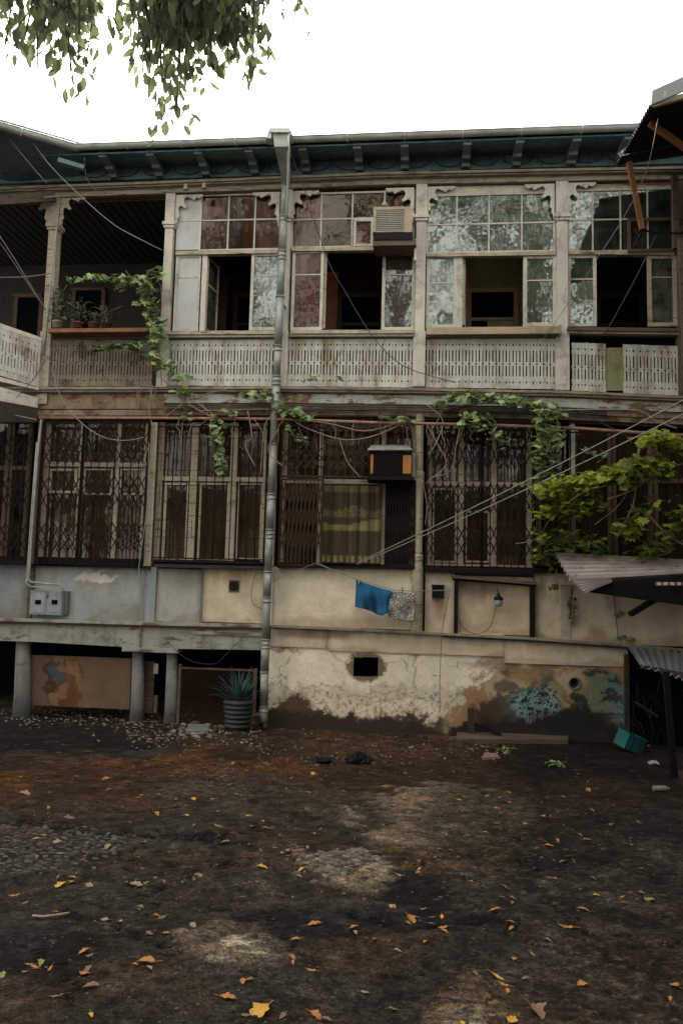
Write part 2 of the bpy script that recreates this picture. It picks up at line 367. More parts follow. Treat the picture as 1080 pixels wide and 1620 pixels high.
addp(330, 1215, 170, 20, (0.0578, 0.0275, 0.0132), .8); addp(620, 1175, 160, 15, (0.0550, 0.0341, 0.0198), .8); addp(700, 1345, 120, 26, (0.0468, 0.0303, 0.0182), .8)
addp(120, 1165, 190, 28, (0.0110, 0.0105, 0.0105), .95); addp(230, 1195, 70, 14, (0.0248, 0.0237, 0.0220), .9)
addp(130, 1125, 330, 13, (0.0770, 0.0523, 0.0341), .85); addp(500, 1150, 330, 8, (0.0660, 0.0413, 0.0248), .7)
addp(545, 1362, 66, 24, (0.1320, 0.1100, 0.0853), .9, .2); addp(350, 1485, 78, 34, (0.0688, 0.0550, 0.0413), .9, .3); addp(372, 1486, 34, 14, (0.1430, 0.1293, 0.1045), .9, .3)
addp(345, 1515, 20, 8, (0.1100, 0.0990, 0.0825), .8); addp(715, 1590, 75, 62, (0.0770, 0.0550, 0.0358), .9, .3); addp(700, 1580, 32, 22, (0.1485, 0.1265, 0.0990), .7, .5)
addp(560, 1480, 110, 36, (0.0358, 0.0231, 0.0143), .8); addp(250, 1560, 80, 36, (0.0330, 0.0248, 0.0187), .7); addp(330, 1400, 140, 30, (0.0264, 0.0231, 0.0198), .8)
addp(640, 1395, 60, 22, (0.0066, 0.0060, 0.0060), .9); addp(560, 1440, 220, 18, (0.0088, 0.0083, 0.0083), .8); addp(60, 1500, 130, 40, (0.0077, 0.0072, 0.0072), .7)
addp(980, 1500, 180, 90, (0.0248, 0.0209, 0.0182), .5); addp(900, 1290, 260, 80, (0.0099, 0.0088, 0.0077), .7); addp(960, 1200, 190, 35, (0.0077, 0.0066, 0.0060), .8)
C = C*(1+(n3[:, None]-.5)*1.3)*(1+(n2[:, None]-.5)*1.1)*(1+(n4[:, None]-.5)*1.2)
C = np.clip(C, .002, 1)
spk = (vnoise(x*36, y*36, 5) > .90)*(vnoise(x*2, y*2, 8) > .4)*inn
C = lerp(C, spk*.5, (.09, .075, .06))
nx, ny = len(gx), len(gy)
def pline(px_, py_, pl_, w_):
    d = np.full(len(px_), 1e9)
    for (a, b), (c, e) in zip(pl_[:-1], pl_[1:]):
        t = np.clip(((px_-a)*(c-a)+(py_-b)*(e-b))/((c-a)**2+(e-b)**2), 0, 1); d = np.minimum(d, np.hypot(px_-a-t*(c-a), (py_-b-t*(e-b))*1.0))
    return 1-ss(d, w_*.4, w_)
nf = fbm(x*7, y*7, 5, 91, .65); cx_ = px+(nf-.5)*70; cy_ = py+(fbm(x*7+9, y*7, 5, 92, .65)-.5)*30; crk = np.zeros(len(x))
for pl_, w_ in (([(-20, 1300), (60, 1309), (150, 1318), (230, 1322), (330, 1328), (420, 1336)], 3.2), ([(245, 1405), (290, 1386), (330, 1368), (380, 1362)], 3), ([(200, 1340), (216, 1380), (208, 1402), (245, 1430), (236, 1470)], 2.4), ([(330, 1368), (350, 1330), (420, 1300), (520, 1290)], 2.2),
               ([(100, 1440), (180, 1452), (260, 1500), (340, 1520)], 3), ([(560, 1440), (640, 1460), (760, 1450), (900, 1500)], 3), ([(420, 1430), (470, 1500), (560, 1540), (700, 1530)], 3.2), ([(780, 1300), (840, 1360), (850, 1420), (930, 1470), (1090, 1490)], 2.6), ([(20, 1480), (90, 1520), (120, 1600)], 3.4), ([(620, 1340), (700, 1380), (800, 1400)], 2.4)):
    crk = np.maximum(crk, pline(cx_, cy_, pl_, w_))
crk = crk*inn*ss(fbm(x*3, y*3, 3, 14), .3, .42); C = lerp(C, crk*.9, (.002, .002, .002)); z = z-crk*.03
rim = (C[:, 0] > .05)*inn; z = z+.008*rim
g = MB(); g.v = np.stack([x, y, z], 1).tolist()
ii = (np.arange(ny-1)[:, None]*nx+np.arange(nx-1)[None, :]).ravel()
g.f = np.stack([ii, ii+1, ii+nx+1, ii+nx], 1).tolist()
struct(g.build('ground', M['vc_ground'], smooth=True, col=C))
def gh(xx, yy):
    i = min(max(int(np.searchsorted(gx, xx)), 1), nx-1); j = min(max(int(np.searchsorted(gy, yy)), 1), ny-1)
    return max(z[(j-1)*nx+i-1], z[j*nx+i], z[(j-1)*nx+i], z[j*nx+i-1])
def GG(px_, py_, dz=0):
    p = G(px_, py_); p[2] = gh(p[0], p[1])+dz; return p

# ================================================================== HOUSE
H = thing('courtyard_house', 'long two storey courtyard house with glazed upper gallery, fretwork balconies and barred lower windows', 'house', (0, 0, 0))
def part(mb, name, m, parent=None, smooth=False, col=None): return mb.build(name, m, parent or H, smooth, col)
XL = P(-60, 700)[0]; XR = 5.6
Z = lambda py, px=540, y=0: P(px, py, y)[2]
zfl = Z(625, 655); zcl = Z(296, 600)          # upper floor and ceiling levels
zlf = Z(985, 500)                              # lower storey floor line
# --- carcass
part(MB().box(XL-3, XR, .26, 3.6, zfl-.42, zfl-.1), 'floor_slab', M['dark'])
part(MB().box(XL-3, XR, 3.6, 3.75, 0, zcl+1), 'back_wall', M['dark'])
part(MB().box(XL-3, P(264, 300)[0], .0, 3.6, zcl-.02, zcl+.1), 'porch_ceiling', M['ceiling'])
cb = MB()
for i in range(44):
    xx = XL-2.5+i*.17; cb.box(xx, xx+.02, .02, 3.58, zcl-.034, zcl-.018)
part(cb, 'ceiling_batten', M['wood_dark'])
part(MB().box(P(264, 300)[0]+.003, XR, .0, 3.6, zcl-.02, zcl+.1), 'gallery_ceiling', M['dark'])
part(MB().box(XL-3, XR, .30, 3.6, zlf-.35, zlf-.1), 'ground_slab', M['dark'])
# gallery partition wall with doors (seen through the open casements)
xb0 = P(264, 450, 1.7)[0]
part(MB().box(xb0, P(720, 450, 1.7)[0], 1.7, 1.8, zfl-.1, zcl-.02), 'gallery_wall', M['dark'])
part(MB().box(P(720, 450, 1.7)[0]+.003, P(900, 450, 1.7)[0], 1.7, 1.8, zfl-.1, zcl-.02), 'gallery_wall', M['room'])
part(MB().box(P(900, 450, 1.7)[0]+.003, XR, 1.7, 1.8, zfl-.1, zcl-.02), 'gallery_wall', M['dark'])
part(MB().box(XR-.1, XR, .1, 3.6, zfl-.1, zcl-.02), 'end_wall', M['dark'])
for xa in (264, 664, 890):
    q = P(xa, 450)[0]; part(MB().box(q-.04, q+.04, .12, 1.69, zfl-.09, zcl-.03), 'partition', M['room'] if xa == 664 else M['dark'])
def inner_door(xl, yt, xr, yb, m, dm, panel=True):
    d = MB(); yy = 1.66
    d.bx(xl-7, yt-7, xr+7, yt, yy-.03, .06); d.bx(xl-7, yt, xl, yb, yy-.03, .06); d.bx(xr, yt, xr+7, yb, yy-.03, .06)
    d.bx(xl, yt+40, xr, yt+45, yy-.025, .05)
    o = part(d, 'inner_door', m)
    part(MB().bx(xl, yt, xr, yt+40, yy+.02, .01), 'transom_glass', M['black'], o)
    if panel:
        part(MB().bx((xl+xr)/2-8, yt+45, xr, yb, yy, .03), 'door_leaf', dm, o)
        part(MB().bx((xl+xr)/2, yt+55, xr-8, yb-5, yy-.01, .01), 'door_panel', M['curt_yellow'], o)
    part(MB().bx(xl, yt+45, (xl+xr)/2-8 if panel else xr, yb, yy+.02, .01), 'door_glass', M['black'], o)
inner_door(745, 462, 812, 560, M['room_door'], M['room_door'])
inner_door(540, 470, 600, 560, M['wood_dark'], M['black'], False)
inner_door(375, 470, 430, 560, M['wood_dark'], M['black'], False)
inner_door(950, 470, 1010, 560, M['wood_dark'], M['black'], False)
part(MB().bx(515, 430, 533, 560, 1.6, .04), 'inner_door_trim', M['orange_wood'])
part(MB().bx(345, 440, 358, 560, 1.6, .04), 'inner_door_trim', M['wood_mid'])
# porch back wall (bay A) with window
o = part(MB().bx(112, 455, 165, 459, 2.95, .05).bx(112, 459, 118, 540, 2.95, .05).bx(159, 459, 165, 540, 2.95, .05), 'porch_window', M['wood_mid'])
part(MB().bx(118, 459, 159, 540, 2.97, .01), 'porch_window_glass', M['black'], o)
part(MB().box(XL-3, P(270, 450, 3)[0], 3.02, 3.1, zfl-.1, zcl-.02), 'porch_wall', M['wood_dark'])
o = part(MB().bx(20, 470, 26, 560, 2.95, .05).bx(60, 470, 66, 560, 2.95, .05).bx(20, 464, 66, 470, 2.95, .05), 'porch_door', M['wood_mid'])
part(MB().bx(26, 470, 60, 560, 2.97, .01), 'porch_door_glass', M['black'], o)
# --- upper columns
def column(xt, yt, xb, yb, wd, cap=None, m='white', y0=-.10, capm=None):
    b = MB(); t0 = P(xt, yt, y0); t1 = P(xb, yb, y0); hw = wd*.0109/2
    xm = (t0[0]+t1[0])/2
    b.box(xm-hw, xm+hw, y0, y0+2*hw+.02, t1[2], t0[2])
    if cap:
        zc = P(xt, cap, y0)[2]
        b.box(xm-hw-.045, xm+hw+.045, y0-.045, y0+2*hw+.05, zc-.05, zc+.01)
        b.box(xm-hw-.025, xm+hw+.025, y0-.025, y0+2*hw+.03, zc-.10, zc-.053)
        b.box(xm-hw-.012, xm+hw+.012, y0-.012, y0+2*hw+.025, zc+.013, t0[2]-.003)
        zb = P(xb, 524, y0)[2]
        b.box(xm-hw-.02, xm+hw+.02, y0-.02, y0+2*hw+.02, t1[2]+.01, zb-.0)
    return part(b, 'column', M[m])
column(88, 308, 66, 640, 15, 355, 'cream_wood'); column(270, 304, 256, 616, 14, 352); column(452, 300, 447, 612, 15, 342)
column(664, 290, 665, 612, 16, 341); column(885, 286, 893, 618, 17, 340, 'white'); column(1072, 285, 1087, 630, 14, 345, 'wood_mid')
# --- cornice, frieze, eaves
cx0, cx1 = -70, 1120
def cy(px): return np.interp(px, [-70, 120, 270, 600, 920, 1120], [298, 291, 285.5, 272, 265.5, 262])
pts = [(q, cy(q)) for q in (-70, 120, 270, 600, 920, 1120)]
for k, (dy, h, yy) in enumerate(((0, 4, -.24), (4, 4, -.20), (8, 3, -.15), (11, 9, -.12))):
    part(MB().strip([(a, b+dy) for a, b in pts], h-.15, yy, .12-yy+.0), 'cornice_moulding', M['cornice'])
part(MB().strip([(a, b+20) for a, b in pts], 3, -.06, .14), 'cornice_moulding', M['wood_mid'])
ge = [(-0, 0)]
GZ = P(560, 224, -.75)[2]; 
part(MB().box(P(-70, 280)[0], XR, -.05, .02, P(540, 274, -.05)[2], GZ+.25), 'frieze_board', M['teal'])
zf0 = P(540, 274, -.05)[2]
gl, gr = P(119, 243, -.75), P(1012, 212, -.75)
sof = MB()
# soffit boards running along the house, four boards with gaps
for i in range(5):
    ya, yb_ = -.70+i*.13, -.70+(i+1)*.13-.006
    dz = (i*.02)
    sof.hexa([(gl[0]-1.2, ya, gl[2]+.0+dz), (XR, ya, gr[2]+dz+.02), (XR, yb_, gr[2]+dz+.04), (gl[0]-1.2, yb_, gl[2]+.02+dz)] +
             [(gl[0]-1.2, ya, gl[2]+.03+dz), (XR, ya, gr[2]+dz+.05), (XR, yb_, gr[2]+dz+.07), (gl[0]-1.2, yb_, gl[2]+.05+dz)])
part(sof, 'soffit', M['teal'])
def gut_z(xx): return gl[2]+(gr[2]-gl[2])*(xx-gl[0])/(gr[0]-gl[0])
for q in (175, 248, 322, 400, 483, 567, 640, 737, 818, 906, 985):
    b = MB(); xx = P(q, 255, -.3)[0]; zz = gut_z(xx)
    pr = [(-.68, zz+.07), (-.055, zz+.07), (-.055, zf0), (-.15, zf0), (-.18, zf0+.05), (-.33, zf0+.055), (-.36, zf0+.10), (-.66, zf0+.10+max(0, zz-zf0-.13))]
    n = len(b.v); k = len(pr); hw = .07
    b.v += [(xx-hw, a, c) for a, c in pr]+[(xx+hw, a, c) for a, c in pr]
    b.f += [tuple(n+i for i in range(k)), tuple(n+k+i for i in reversed(range(k)))]+[(n+i, n+k+i, n+k+(i+1) % k, n+(i+1) % k) for i in range(k)]
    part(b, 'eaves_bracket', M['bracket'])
sca = MB(); xx = P(130, 270)[0]
while xx < P(990, 260)[0]:
    sca.tube([(xx+.27*(1-math.cos(a))/1.0, -.062, zf0+.22-.17*math.sin(a)) for a in np.linspace(0, math.pi, 9)], .008, 5); xx += .60
part(sca, 'scalloped_trim', M['wood_dark'])
def halfgutter(a, b, r, n=9):
    g = MB(); a = Vector(a); b = Vector(b); t = (b-a).normalized(); s = t.cross(Vector((0, 0, 1))).normalized()
    for rr in (r, r-.006):
        for p in (a, b):
            for j in range(n):
                an = math.pi+math.pi*j/(n-1); g.v.append(tuple(p+s*math.cos(an)*rr+Vector((0, 0, 1))*(math.sin(an)*rr)))
    for o_ in (0, 2*n):
        for j in range(n-1): g.f.append((o_+j, o_+j+1, o_+n+j+1, o_+n+j))
    g.tube([a+s*r, b+s*r], .012, 6); g.tube([a-s*r, b-s*r], .012, 6)
    L = (b-a).length; k = int(L/1.0)
    for i in range(1, k+1):
        p = a+t*(L*i/(k+1)); q = [p+s*math.cos(math.pi+math.pi*j/8)*(r+.008)+Vector((0, 0, 1))*(math.sin(math.pi+math.pi*j/8)*(r+.008)) for j in range(9)]
        g.tube(q, .012, 5)
    return g
part(halfgutter((gl[0]+.0, -.78, gl[2]+.12), (gr[0]+.02, -.78, gr[2]+.12), .075), 'gutter', M['gutter'], smooth=True)
rf = MB(); rf.hexa([(gl[0]-1.5, -.76, gl[2]+.16), (XR, -.76, gr[2]+.16), (XR, 4, gr[2]+.9), (gl[0]-1.5, 4, gl[2]+.9), (gl[0]-1.5, -.76, gl[2]+.19), (XR, -.76, gr[2]+.19), (XR, 4, gr[2]+.94), (gl[0]-1.5, 4, gl[2]+.94)])
part(rf, 'roof', M['corr_dark'])
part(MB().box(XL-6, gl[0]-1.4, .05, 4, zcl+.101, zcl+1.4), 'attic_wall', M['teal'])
# --- fretwork corner brackets
def fret(px_, py_, sx, s=1.0, m='white'):
    o_ = [(0, 0), (58, 0), (58, -3), (50, -7), (45, -5), (39, -10), (33, -6.5), (28, -6)]
    o_ += [(24+6*math.cos(a)*1.0, -10+6*math.sin(a)) for a in np.linspace(.8, 3.68, 8)]
    o_ += [(21, -17), (25, -20), (22, -24), (17, -22)]
    o_ += [(12+5.5*math.cos(a), -25+5.5*math.sin(a)) for a in np.linspace(.7, 3.88, 7)]
    o_ += [(8, -33), (10, -38), (5, -42), (6, -48), (2.5, -52), (2.5, -58), (0, -60)]
    c = P(px_, py_, -.07); k = .0109*s
    poly = [(c[0]+sx*a*k*.8, c[2]+b*k) for a, b in o_]
    if sx < 0: poly = poly[::-1]
    part(MB().prism(poly, -.085, -.06), 'fretwork_bracket', M[m])
for q, yy, sx in ((97, 312, 1), (80, 312, -1), (279, 309, 1), (443, 304, -1), (461, 303, 1), (655, 297, -1), (674, 296, 1), (876, 291, -1), (895, 290, 1)):
    fret(q, yy, sx, 1, 'white' if q > 200 else 'cream_wood')
# --- windows
def curtain(xl, yt, xr, yb, y0, m, parent, amp=.02, pleats=None, name='curtain'):
    a = P(xl, (yt+yb)/2, y0)[0]; b_ = P(xr, (yt+yb)/2, y0)[0]; z0 = P((xl+xr)/2, yb, y0)[2]; z1 = P((xl+xr)/2, yt, y0)[2]
    nx_ = max(12, int((b_-a)/.015)); mb = MB(); ph = random.random()*6; fr = random.uniform(45, 65)
    for j in range(7):
        t = j/6
        for i in range(nx_+1):
            u = i/nx_; xx = a+(b_-a)*u
            mb.v.append((xx, y0+amp*math.sin(xx*fr+ph+.6*math.sin(xx*11+t))*(.5+.5*t)+amp*.5*math.sin(xx*17+ph), z1+(z0-z1)*t))
    for j in range(6):
        for i in range(nx_): q = j*(nx_+1)+i; mb.f.append((q, q+1, q+nx_+2, q+nx_+1))
    return part(mb, name, M[m], parent, True)
def window(xl, yt, xr, yb, vb=(), hb=(), y0=0.0, fw=4, bw=2.2, d=.05, fm='white', gm='glass', cur=None, cury=.08, cspan=None, name='window', glass=True):
    m = MB(); X = lambda q: P(q, (yt+yb)/2, y0)[0]; xm = (xl+xr)/2; Zt = P(xm, yt, y0)[2]; Zb = P(xm, yb, y0)[2]
    k = .0109; f = fw*k; x0, x1 = X(xl), X(xr)
    m.box(x0, x0+f, y0, y0+d, Zb, Zt).box(x1-f, x1, y0, y0+d, Zb, Zt)
    m.box(x0+f, x1-f, y0+.002, y0+d-.002, Zt-f, Zt).box(x0+f, x1-f, y0+.002, y0+d-.002, Zb, Zb+f)
    for q in vb: c = X(q); m.box(c-bw*k/2, c+bw*k/2, y0+.008, y0+d-.008, Zb+f, Zt-f)
    for q in hb: c = P(xm, q, y0)[2]; m.box(x0+f, x1-f, y0+.012, y0+d-.012, c-bw*k/2, c+bw*k/2)
    o = part(m, name, M[fm])
    if glass: part(MB().box(x0+f*.8, x1-f*.8, y0+d*.5-.002, y0+d*.5+.002, Zb+f*.8, Zt-f*.8), 'glass', M[gm], o)
    if cur:
        for c in (cur if isinstance(cur, list) else [cur]):
            cm, cs = c if isinstance(c, tuple) else (c, None)
            ca, cb_ = cs or (xl+fw*.8, xr-fw*.8)
            curtain(ca, yt+fw*.5, cb_, yb-fw*.5, y0+cury, cm, o)
    return o
# mid rail and head rails per bay
for xa, xb, y1_, y2_ in ((278, 445, 397, 394), (461, 655, 391, 389), (674, 878, 400, 397), (896, 1066, 396, 397)):
    part(MB().strip([(xa, y1_), (xb, y2_)], 6, -.06, .12), 'window_rail', M['cream_wood'])
# bay B
pw = MB().bx(280, 306, 316, 395, -.02, .06); part(pw, 'white_panel', M['panel'])
part(MB().bx(278, 347, 316, 350, -.028, .01), 'panel_batten', M['white'])
window(316, 306, 445, 396, (361, 403), (347,), -.02, 3, fm='white', gm='glass_d', cur=[('curt_brown', (318, 362)), ('curt_brown', (385, 443)), ])
window(276, 402, 318, 524, (), (438,), -.02, 5, glass=False); part(MB().bx(280, 406, 314, 520, .0, .02), 'white_panel', M['panel'])
window(396, 400, 442, 522, (), (436,), -.02, 5, gm='glass_r', cur='curt_red')
part(MB().bx(316, 402, 326, 524, -.02, .07), 'window_post', M['white'])
# open casement leaf of bay B (turned inwards)
def leaf_open(px_, yt, yb, inward, wdt, y0, m, hb):
    x0 = P(px_, (yt+yb)/2, y0)[0]; z0 = P(px_, yb, y0)[2]; z1 = P(px_, yt, y0)[2]; b = MB(); t = .045
    d = Vector((inward[0], inward[1], 0)).normalized()*wdt
    for a, c, w_ in (((0, z0), (0, z1), t), ((1, z0), (1, z1), t)):
        p = Vector((x0, y0, 0))+d*a[0]; b.bar((p.x, p.y, z0), (p.x, p.y, z1), t, .035)
    for zz in (z0+.02, z1-.02, z0+(z1-z0)*hb):
        b.bar((x0+d.x*.04, y0+d.y*.04, zz), (x0+d.x*.96, y0+d.y*.96, zz), .03, .035)
    o = part(b, 'casement_leaf', M[m])
    n = MB(); nv = Vector((-d.y, d.x, 0)).normalized()*.002; q = Vector((x0, y0, 0))
    n.hexa([(q-nv).to_tuple()[:2]+(z0,), (q+d-nv).to_tuple()[:2]+(z0,), (q+d+nv).to_tuple()[:2]+(z0,), (q+nv).to_tuple()[:2]+(z0,), (q-nv).to_tuple()[:2]+(z1,), (q+d-nv).to_tuple()[:2]+(z1,), (q+d+nv).to_tuple()[:2]+(z1,), (q+nv).to_tuple()[:2]+(z1,)])
    part(n, 'casement_glass', M['glass'], o)
leaf_open(327, 405, 521, (.12, 1), .5, .05, 'cream_wood', .62)
leaf_open(733, 405, 514, (.10, 1), .5, .05, 'cream_wood', .62)
leaf_open(514, 397, 520, (-.35, 1), .5, .05, 'cream_wood', .62)
# bay C
window(461, 303, 656, 391, (508, 557, 608), (345,), -.02, 3, fm='white', gm='glass_d', cur=[('curt_brown', (464, 510)), ('curt_brown', (590, 650))])
o = window(559, 346, 590, 389, (), (), -.05, 4, d=.028, gm='glass_d'); o.name = 'vent_window'
window(461, 396, 511, 522, (), (434,), -.02, 5, gm='glass_d', cur='curt_red')
window(604, 394, 656, 522, (), (434,), -.02, 5, gm='glass_r', cur='curt_red')
# bay D
part(MB().bx(676, 291, 877, 305, -.015, .06), 'window_head_board', M['white'])
window(674, 305, 878, 400, (722, 773, 825), (353,), -.02, 3.5, gm='glass_r', cur=[('curt_lace', (676, 725)), ('curt_lace', (820, 876))])
window(674, 404, 722, 518, (), (447,), -.02, 5, gm='glass_r', cur=[('curt_lace', None)]); part(MB().bx(722, 404, 731, 518, -.015, .06), 'window_post', M['white'])
window(827, 403, 880, 516, (), (443,), -.02, 6, gm='glass_r', cur='curt_lace')
# bay E
part(MB().bx(897, 290, 1068, 298, -.015, .06), 'window_head_board', M['cream_wood'])
window(897, 298, 1068, 398, (937, 981, 1024), (346,), -.02, 3, gm='glass_r', cur=[('curt_lace', (899, 937)), ('curt_brown', (985, 1060))])
window(897, 403, 943, 516, (), (441,), -.02, 5, gm='glass_r', cur='curt_lace')
window(1024, 403, 1070, 516, (), (438,), -.02, 6, gm='glass', fm='cream_wood', cur='curt_yellow')
o = window(992, 344, 1068, 398, (), (), -.10, 5, d=.03, fm='wood_mid', glass=False); o.name = 'vent_frame'
# --- sills and balustrades
def sillset(xl, xr, y0_, y1_, m='white', m2='cream_wood'):
    part(MB().strip([(xl, y0_), (xr, y1_)], 5.5, -.18, .2), 'sill', M[m2])
    part(MB().strip([(xl, y0_+6), (xr, y1_+6)], 4, -.14, .16), 'sill_moulding', M[m])
    part(MB().strip([(xl, y0_+10.3), (xr, y1_+10.3)], 3, -.09, .11), 'sill_moulding', M['wood_mid'])
sillset(262, 446, 523.5, 522.5); sillset(459, 656, 522, 521.5); sillset(897, 1075, 517, 519, 'cream_wood', 'wood_mid')
part(MB().bx(674, 517, 888, 528, -.24, .05), 'sill', M['sill_wood']); part(MB().bx(674, 529, 884, 533, -.14, .16), 'sill_moulding', M['wood_mid'])
def prof(t, big):                        # half width of the cut between two boards at height t (0 top, 1 bottom)
    def circ(c, r): return math.sqrt(max(0, r*r-((t-c)*.82)**2))
    g_ = 0
    if big:
        g_ = max(circ(.13, .017), circ(.875, .015)); 
        if .235 < t < .475 or .545 < t < .755: g_ = max(g_, .0105)
    else:
        g_ = max(circ(.13, .006), circ(.51, .017), circ(.875, .009), circ(.04, .004))
        if .24 < t < .475 or .545 < t < .76: g_ = max(g_, .008)
    return g_
TS = sorted(set([0, .03, .05, .09, .10, .11, .13, .15, .16, .17, .2, .2349, .2351, .24, .2401, .4749, .4751, .49, .5, .51, .52, .53, .5449, .5451, .7549, .7551, .76, .7601, .85, .86, .875, .89, .9, .95, 1]))
def balustrade(A0, A1, B0, B1, m, name='balustrade', parent=None, missing=None):
    # A0,A1 top-left / top-right, B0,B1 bottom-left / bottom-right world points
    A0, A1, B0, B1 = map(Vector, (A0, A1, B0, B1)); L = (A1-A0).length; n = max(4, int(round(L/.0585)))
    if n % 2: n += 1
    d = (A1-A0).normalized(); nrm = Vector((-d.y, d.x, 0)).normalized()*.011; mb = MB(); w_ = L/n
    for i in range(n):
        if missing and missing[0] <= i/n < missing[1]: continue
        u0, u1 = i/n, (i+1)/n; k0 = len(mb.v); jit = random.uniform(-.004, .004); dep = nrm*random.uniform(-.35, .35)
        for t in TS:
            a = A0.lerp(B0, t); b = A1.lerp(B1, t)
            xl_ = a.lerp(b, u0)+d*(prof(t, i % 2 == 0)+.0006)+dep; xr_ = a.lerp(b, u1)-d*(prof(t, i % 2 == 1)+.0006)+dep
            for p in (xl_-nrm, xr_-nrm, xr_+nrm, xl_+nrm): mb.v.append((p.x, p.y, p.z+jit))
        for j in range(len(TS)-1):
            q = k0+j*4
            for s_ in range(4): mb.f.append((q+s_, q+(s_+1) % 4, q+4+(s_+1) % 4, q+4+s_))
        mb.f.append((k0, k0+1, k0+2, k0+3)); q = k0+(len(TS)-1)*4; mb.f.append((q+3, q+2, q+1, q))
    return part(mb, name, M[m], parent)
def balpx(xl, xr, ytl, ytr, ybl, ybr, m, **k):
    yy = -.05; a, b, c, e = P(xl, ytl, yy), P(xr, ytr, yy), P(xl, ybl, yy), P(xr, ybr, yy)
    c[0] = a[0]; e[0] = b[0]; return balustrade(a, b, c, e, m, **k)
balpx(80, 244, 538, 538, 611, 611, 'fret_dark'); balpx(263, 443, 537, 537, 610, 611, 'fret'); balpx(453, 657, 536, 536, 611, 613, 'fret')
balpx(674, 886, 535, 536, 613, 616, 'fret'); balpx(903, 1078, 542, 548, 618, 626, 'fret', missing=(.305, .46))
part(MB().bx(955, 550, 985, 618, -.04, .02), 'green_door_patch', weathered('green_board', (.20, .20, .10), under=(.26, .17, .09), peel=.45, pscale=3))
part(MB().bx(80, 530, 244, 537, -.07, .1), 'balcony_rail', M['wood_mid'])
part(MB().bx(76, 519, 247, 525, -.34, .40), 'flower_shelf', M['orange_wood'])
part(MB().box(P(264, 570)[0], XR, .05, .09, zfl-.05, P(540, 538)[2]), 'gallery_parapet_lining', M['black'])
# --- band between the storeys
def bandy(px): return np.interp(px, [-60, 70, 260, 443, 660, 890, 1080, 1120], [611, 612, 611.5, 611, 613.5, 618, 626, 628])
bx_ = (-60, 70, 260, 443, 660, 890, 1080, 1120)
def band(dy, h, y0, d, m, name, xs=bx_): part(MB().strip([(q, bandy(q)+dy) for q in xs], h, y0, d), name, M[m])
band(0, 4, -.20, .25, 'cornice', 'floor_moulding'); band(4.2, 4, -.15, .20, 'cream_wood', 'floor_moulding'); band(8.4, 2.4, -.12, .17, 'wood_mid', 'floor_moulding')
band(11, 15, -.09, .14, 'frieze', 'frieze_band', (260, 443, 660, 890, 1080, 1120)); band(11, 24, -.09, .14, 'rustfrieze', 'frieze_band', (-60, 70, 259.6))
band(26.2, 5, -.07, .12, 'wood_mid', 'frieze_band', (260, 443, 660, 890, 1120)); band(31.4, 5, -.13, .18, 'rustfrieze', 'lower_moulding', (260, 443, 660, 890, 1120))
band(36.6, 9, -.10, .15, 'rustfrieze', 'lower_moulding'); band(45.8, 5, -.04, .1, 'wood_dark', 'lower_moulding')
# --- lower storey
zb0 = Z(668, 500)
# window wall (dark backing) and frames
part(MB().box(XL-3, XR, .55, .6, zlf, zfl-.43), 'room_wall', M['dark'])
def wgroup(xl, yt, xr, yb, posts, trans, y0, fm, extra=(), cur='curt_olive'):
    m = MB(); X = lambda q: P(q, (yt+yb)/2, y0)[0]; xm = (xl+xr)/2; Zt = P(xm, yt, y0)[2]; Zb = P(xm, yb, y0)[2]; k = .0109
    tz = P(xm, trans, y0)[2]
    for a, w_ in posts: c = X(a); m.box(c-w_*k/2, c+w_*k/2, y0, y0+.07, Zb, Zt)
    m.box(X(xl), X(xr), y0-.012, y0+.08, tz-.04, tz+.04); m.box(X(xl), X(xr), y0-.02, y0+.09, Zb-.05, Zb)
    o = part(m, 'window', M[fm])
    e = MB()
    for a, b, t, u, w_ in extra:       # small sashes: left, right, top, bottom, width
        e.bx(a, t, a+w_, u, y0+.01, .04).bx(b-w_, t, b, u, y0+.01, .04).bx(a+w_, t, b-w_, t+w_, y0+.013, .035).bx(a+w_, u-w_, b-w_, u, y0+.013, .035)
    if extra: part(e, 'sash', M[fm], o)
    part(MB().box(X(xl)+.01, X(xr)-.01, y0+.055, y0+.059, Zb+.01, tz-.045), 'glass', M['glass_l'], o)
    part(MB().box(X(xl)+.01, X(xr)-.01, y0+.055, y0+.059, tz+.045, Zt-.01), 'glass', M['glass_l'], o)
    if cur: curtain(xl+2, yt, xr-2, yb, y0+.12, cur, o, .02)
    return o
wgroup(62, 668, 232, 893, ((70, 11), (126, 8), (183, 8), (229, 8)), 735, .12, 'cream_wood', ((78, 122, 741, 780, 4), (132, 178, 741, 783, 3), (190, 226, 741, 783, 3)), 'curt_yellow')
wgroup(246, 668, 422, 888, ((252, 9), (305, 12), (368, 11), (418, 6)), 758, .12, 'cream_wood', ((258, 298, 764, 886, 4), (314, 361, 764, 886, 3), (375, 414, 764, 886, 3)), 'curt_olive')
wgroup(442, 668, 657, 893, ((448, 10), (506, 6), (606, 8), (652, 8)), 762, .12, 'cream_wood', (), 'curt_olive')
wgroup(674, 668, 842, 893, ((679, 7), (728, 10), (780, 10), (836, 9)), 766, .12, 'cream_wood', ((684, 722, 772, 890, 3), (735, 774, 808, 890, 3)), 'curt_olive')
wgroup(846, 668, 1110, 893, ((852, 7), (905, 9), (966, 9), (972, 4), (1028, 5), (1036, 9), (1100, 8)), 760, .12, 'wood_mid', ((975, 1028, 820, 890, 3),), 'curt_olive')
wgroup(-60, 668, 45, 890, ((8, 7), (15, 5), (42, 6)), 740, .12, 'wood_mid', (), None)
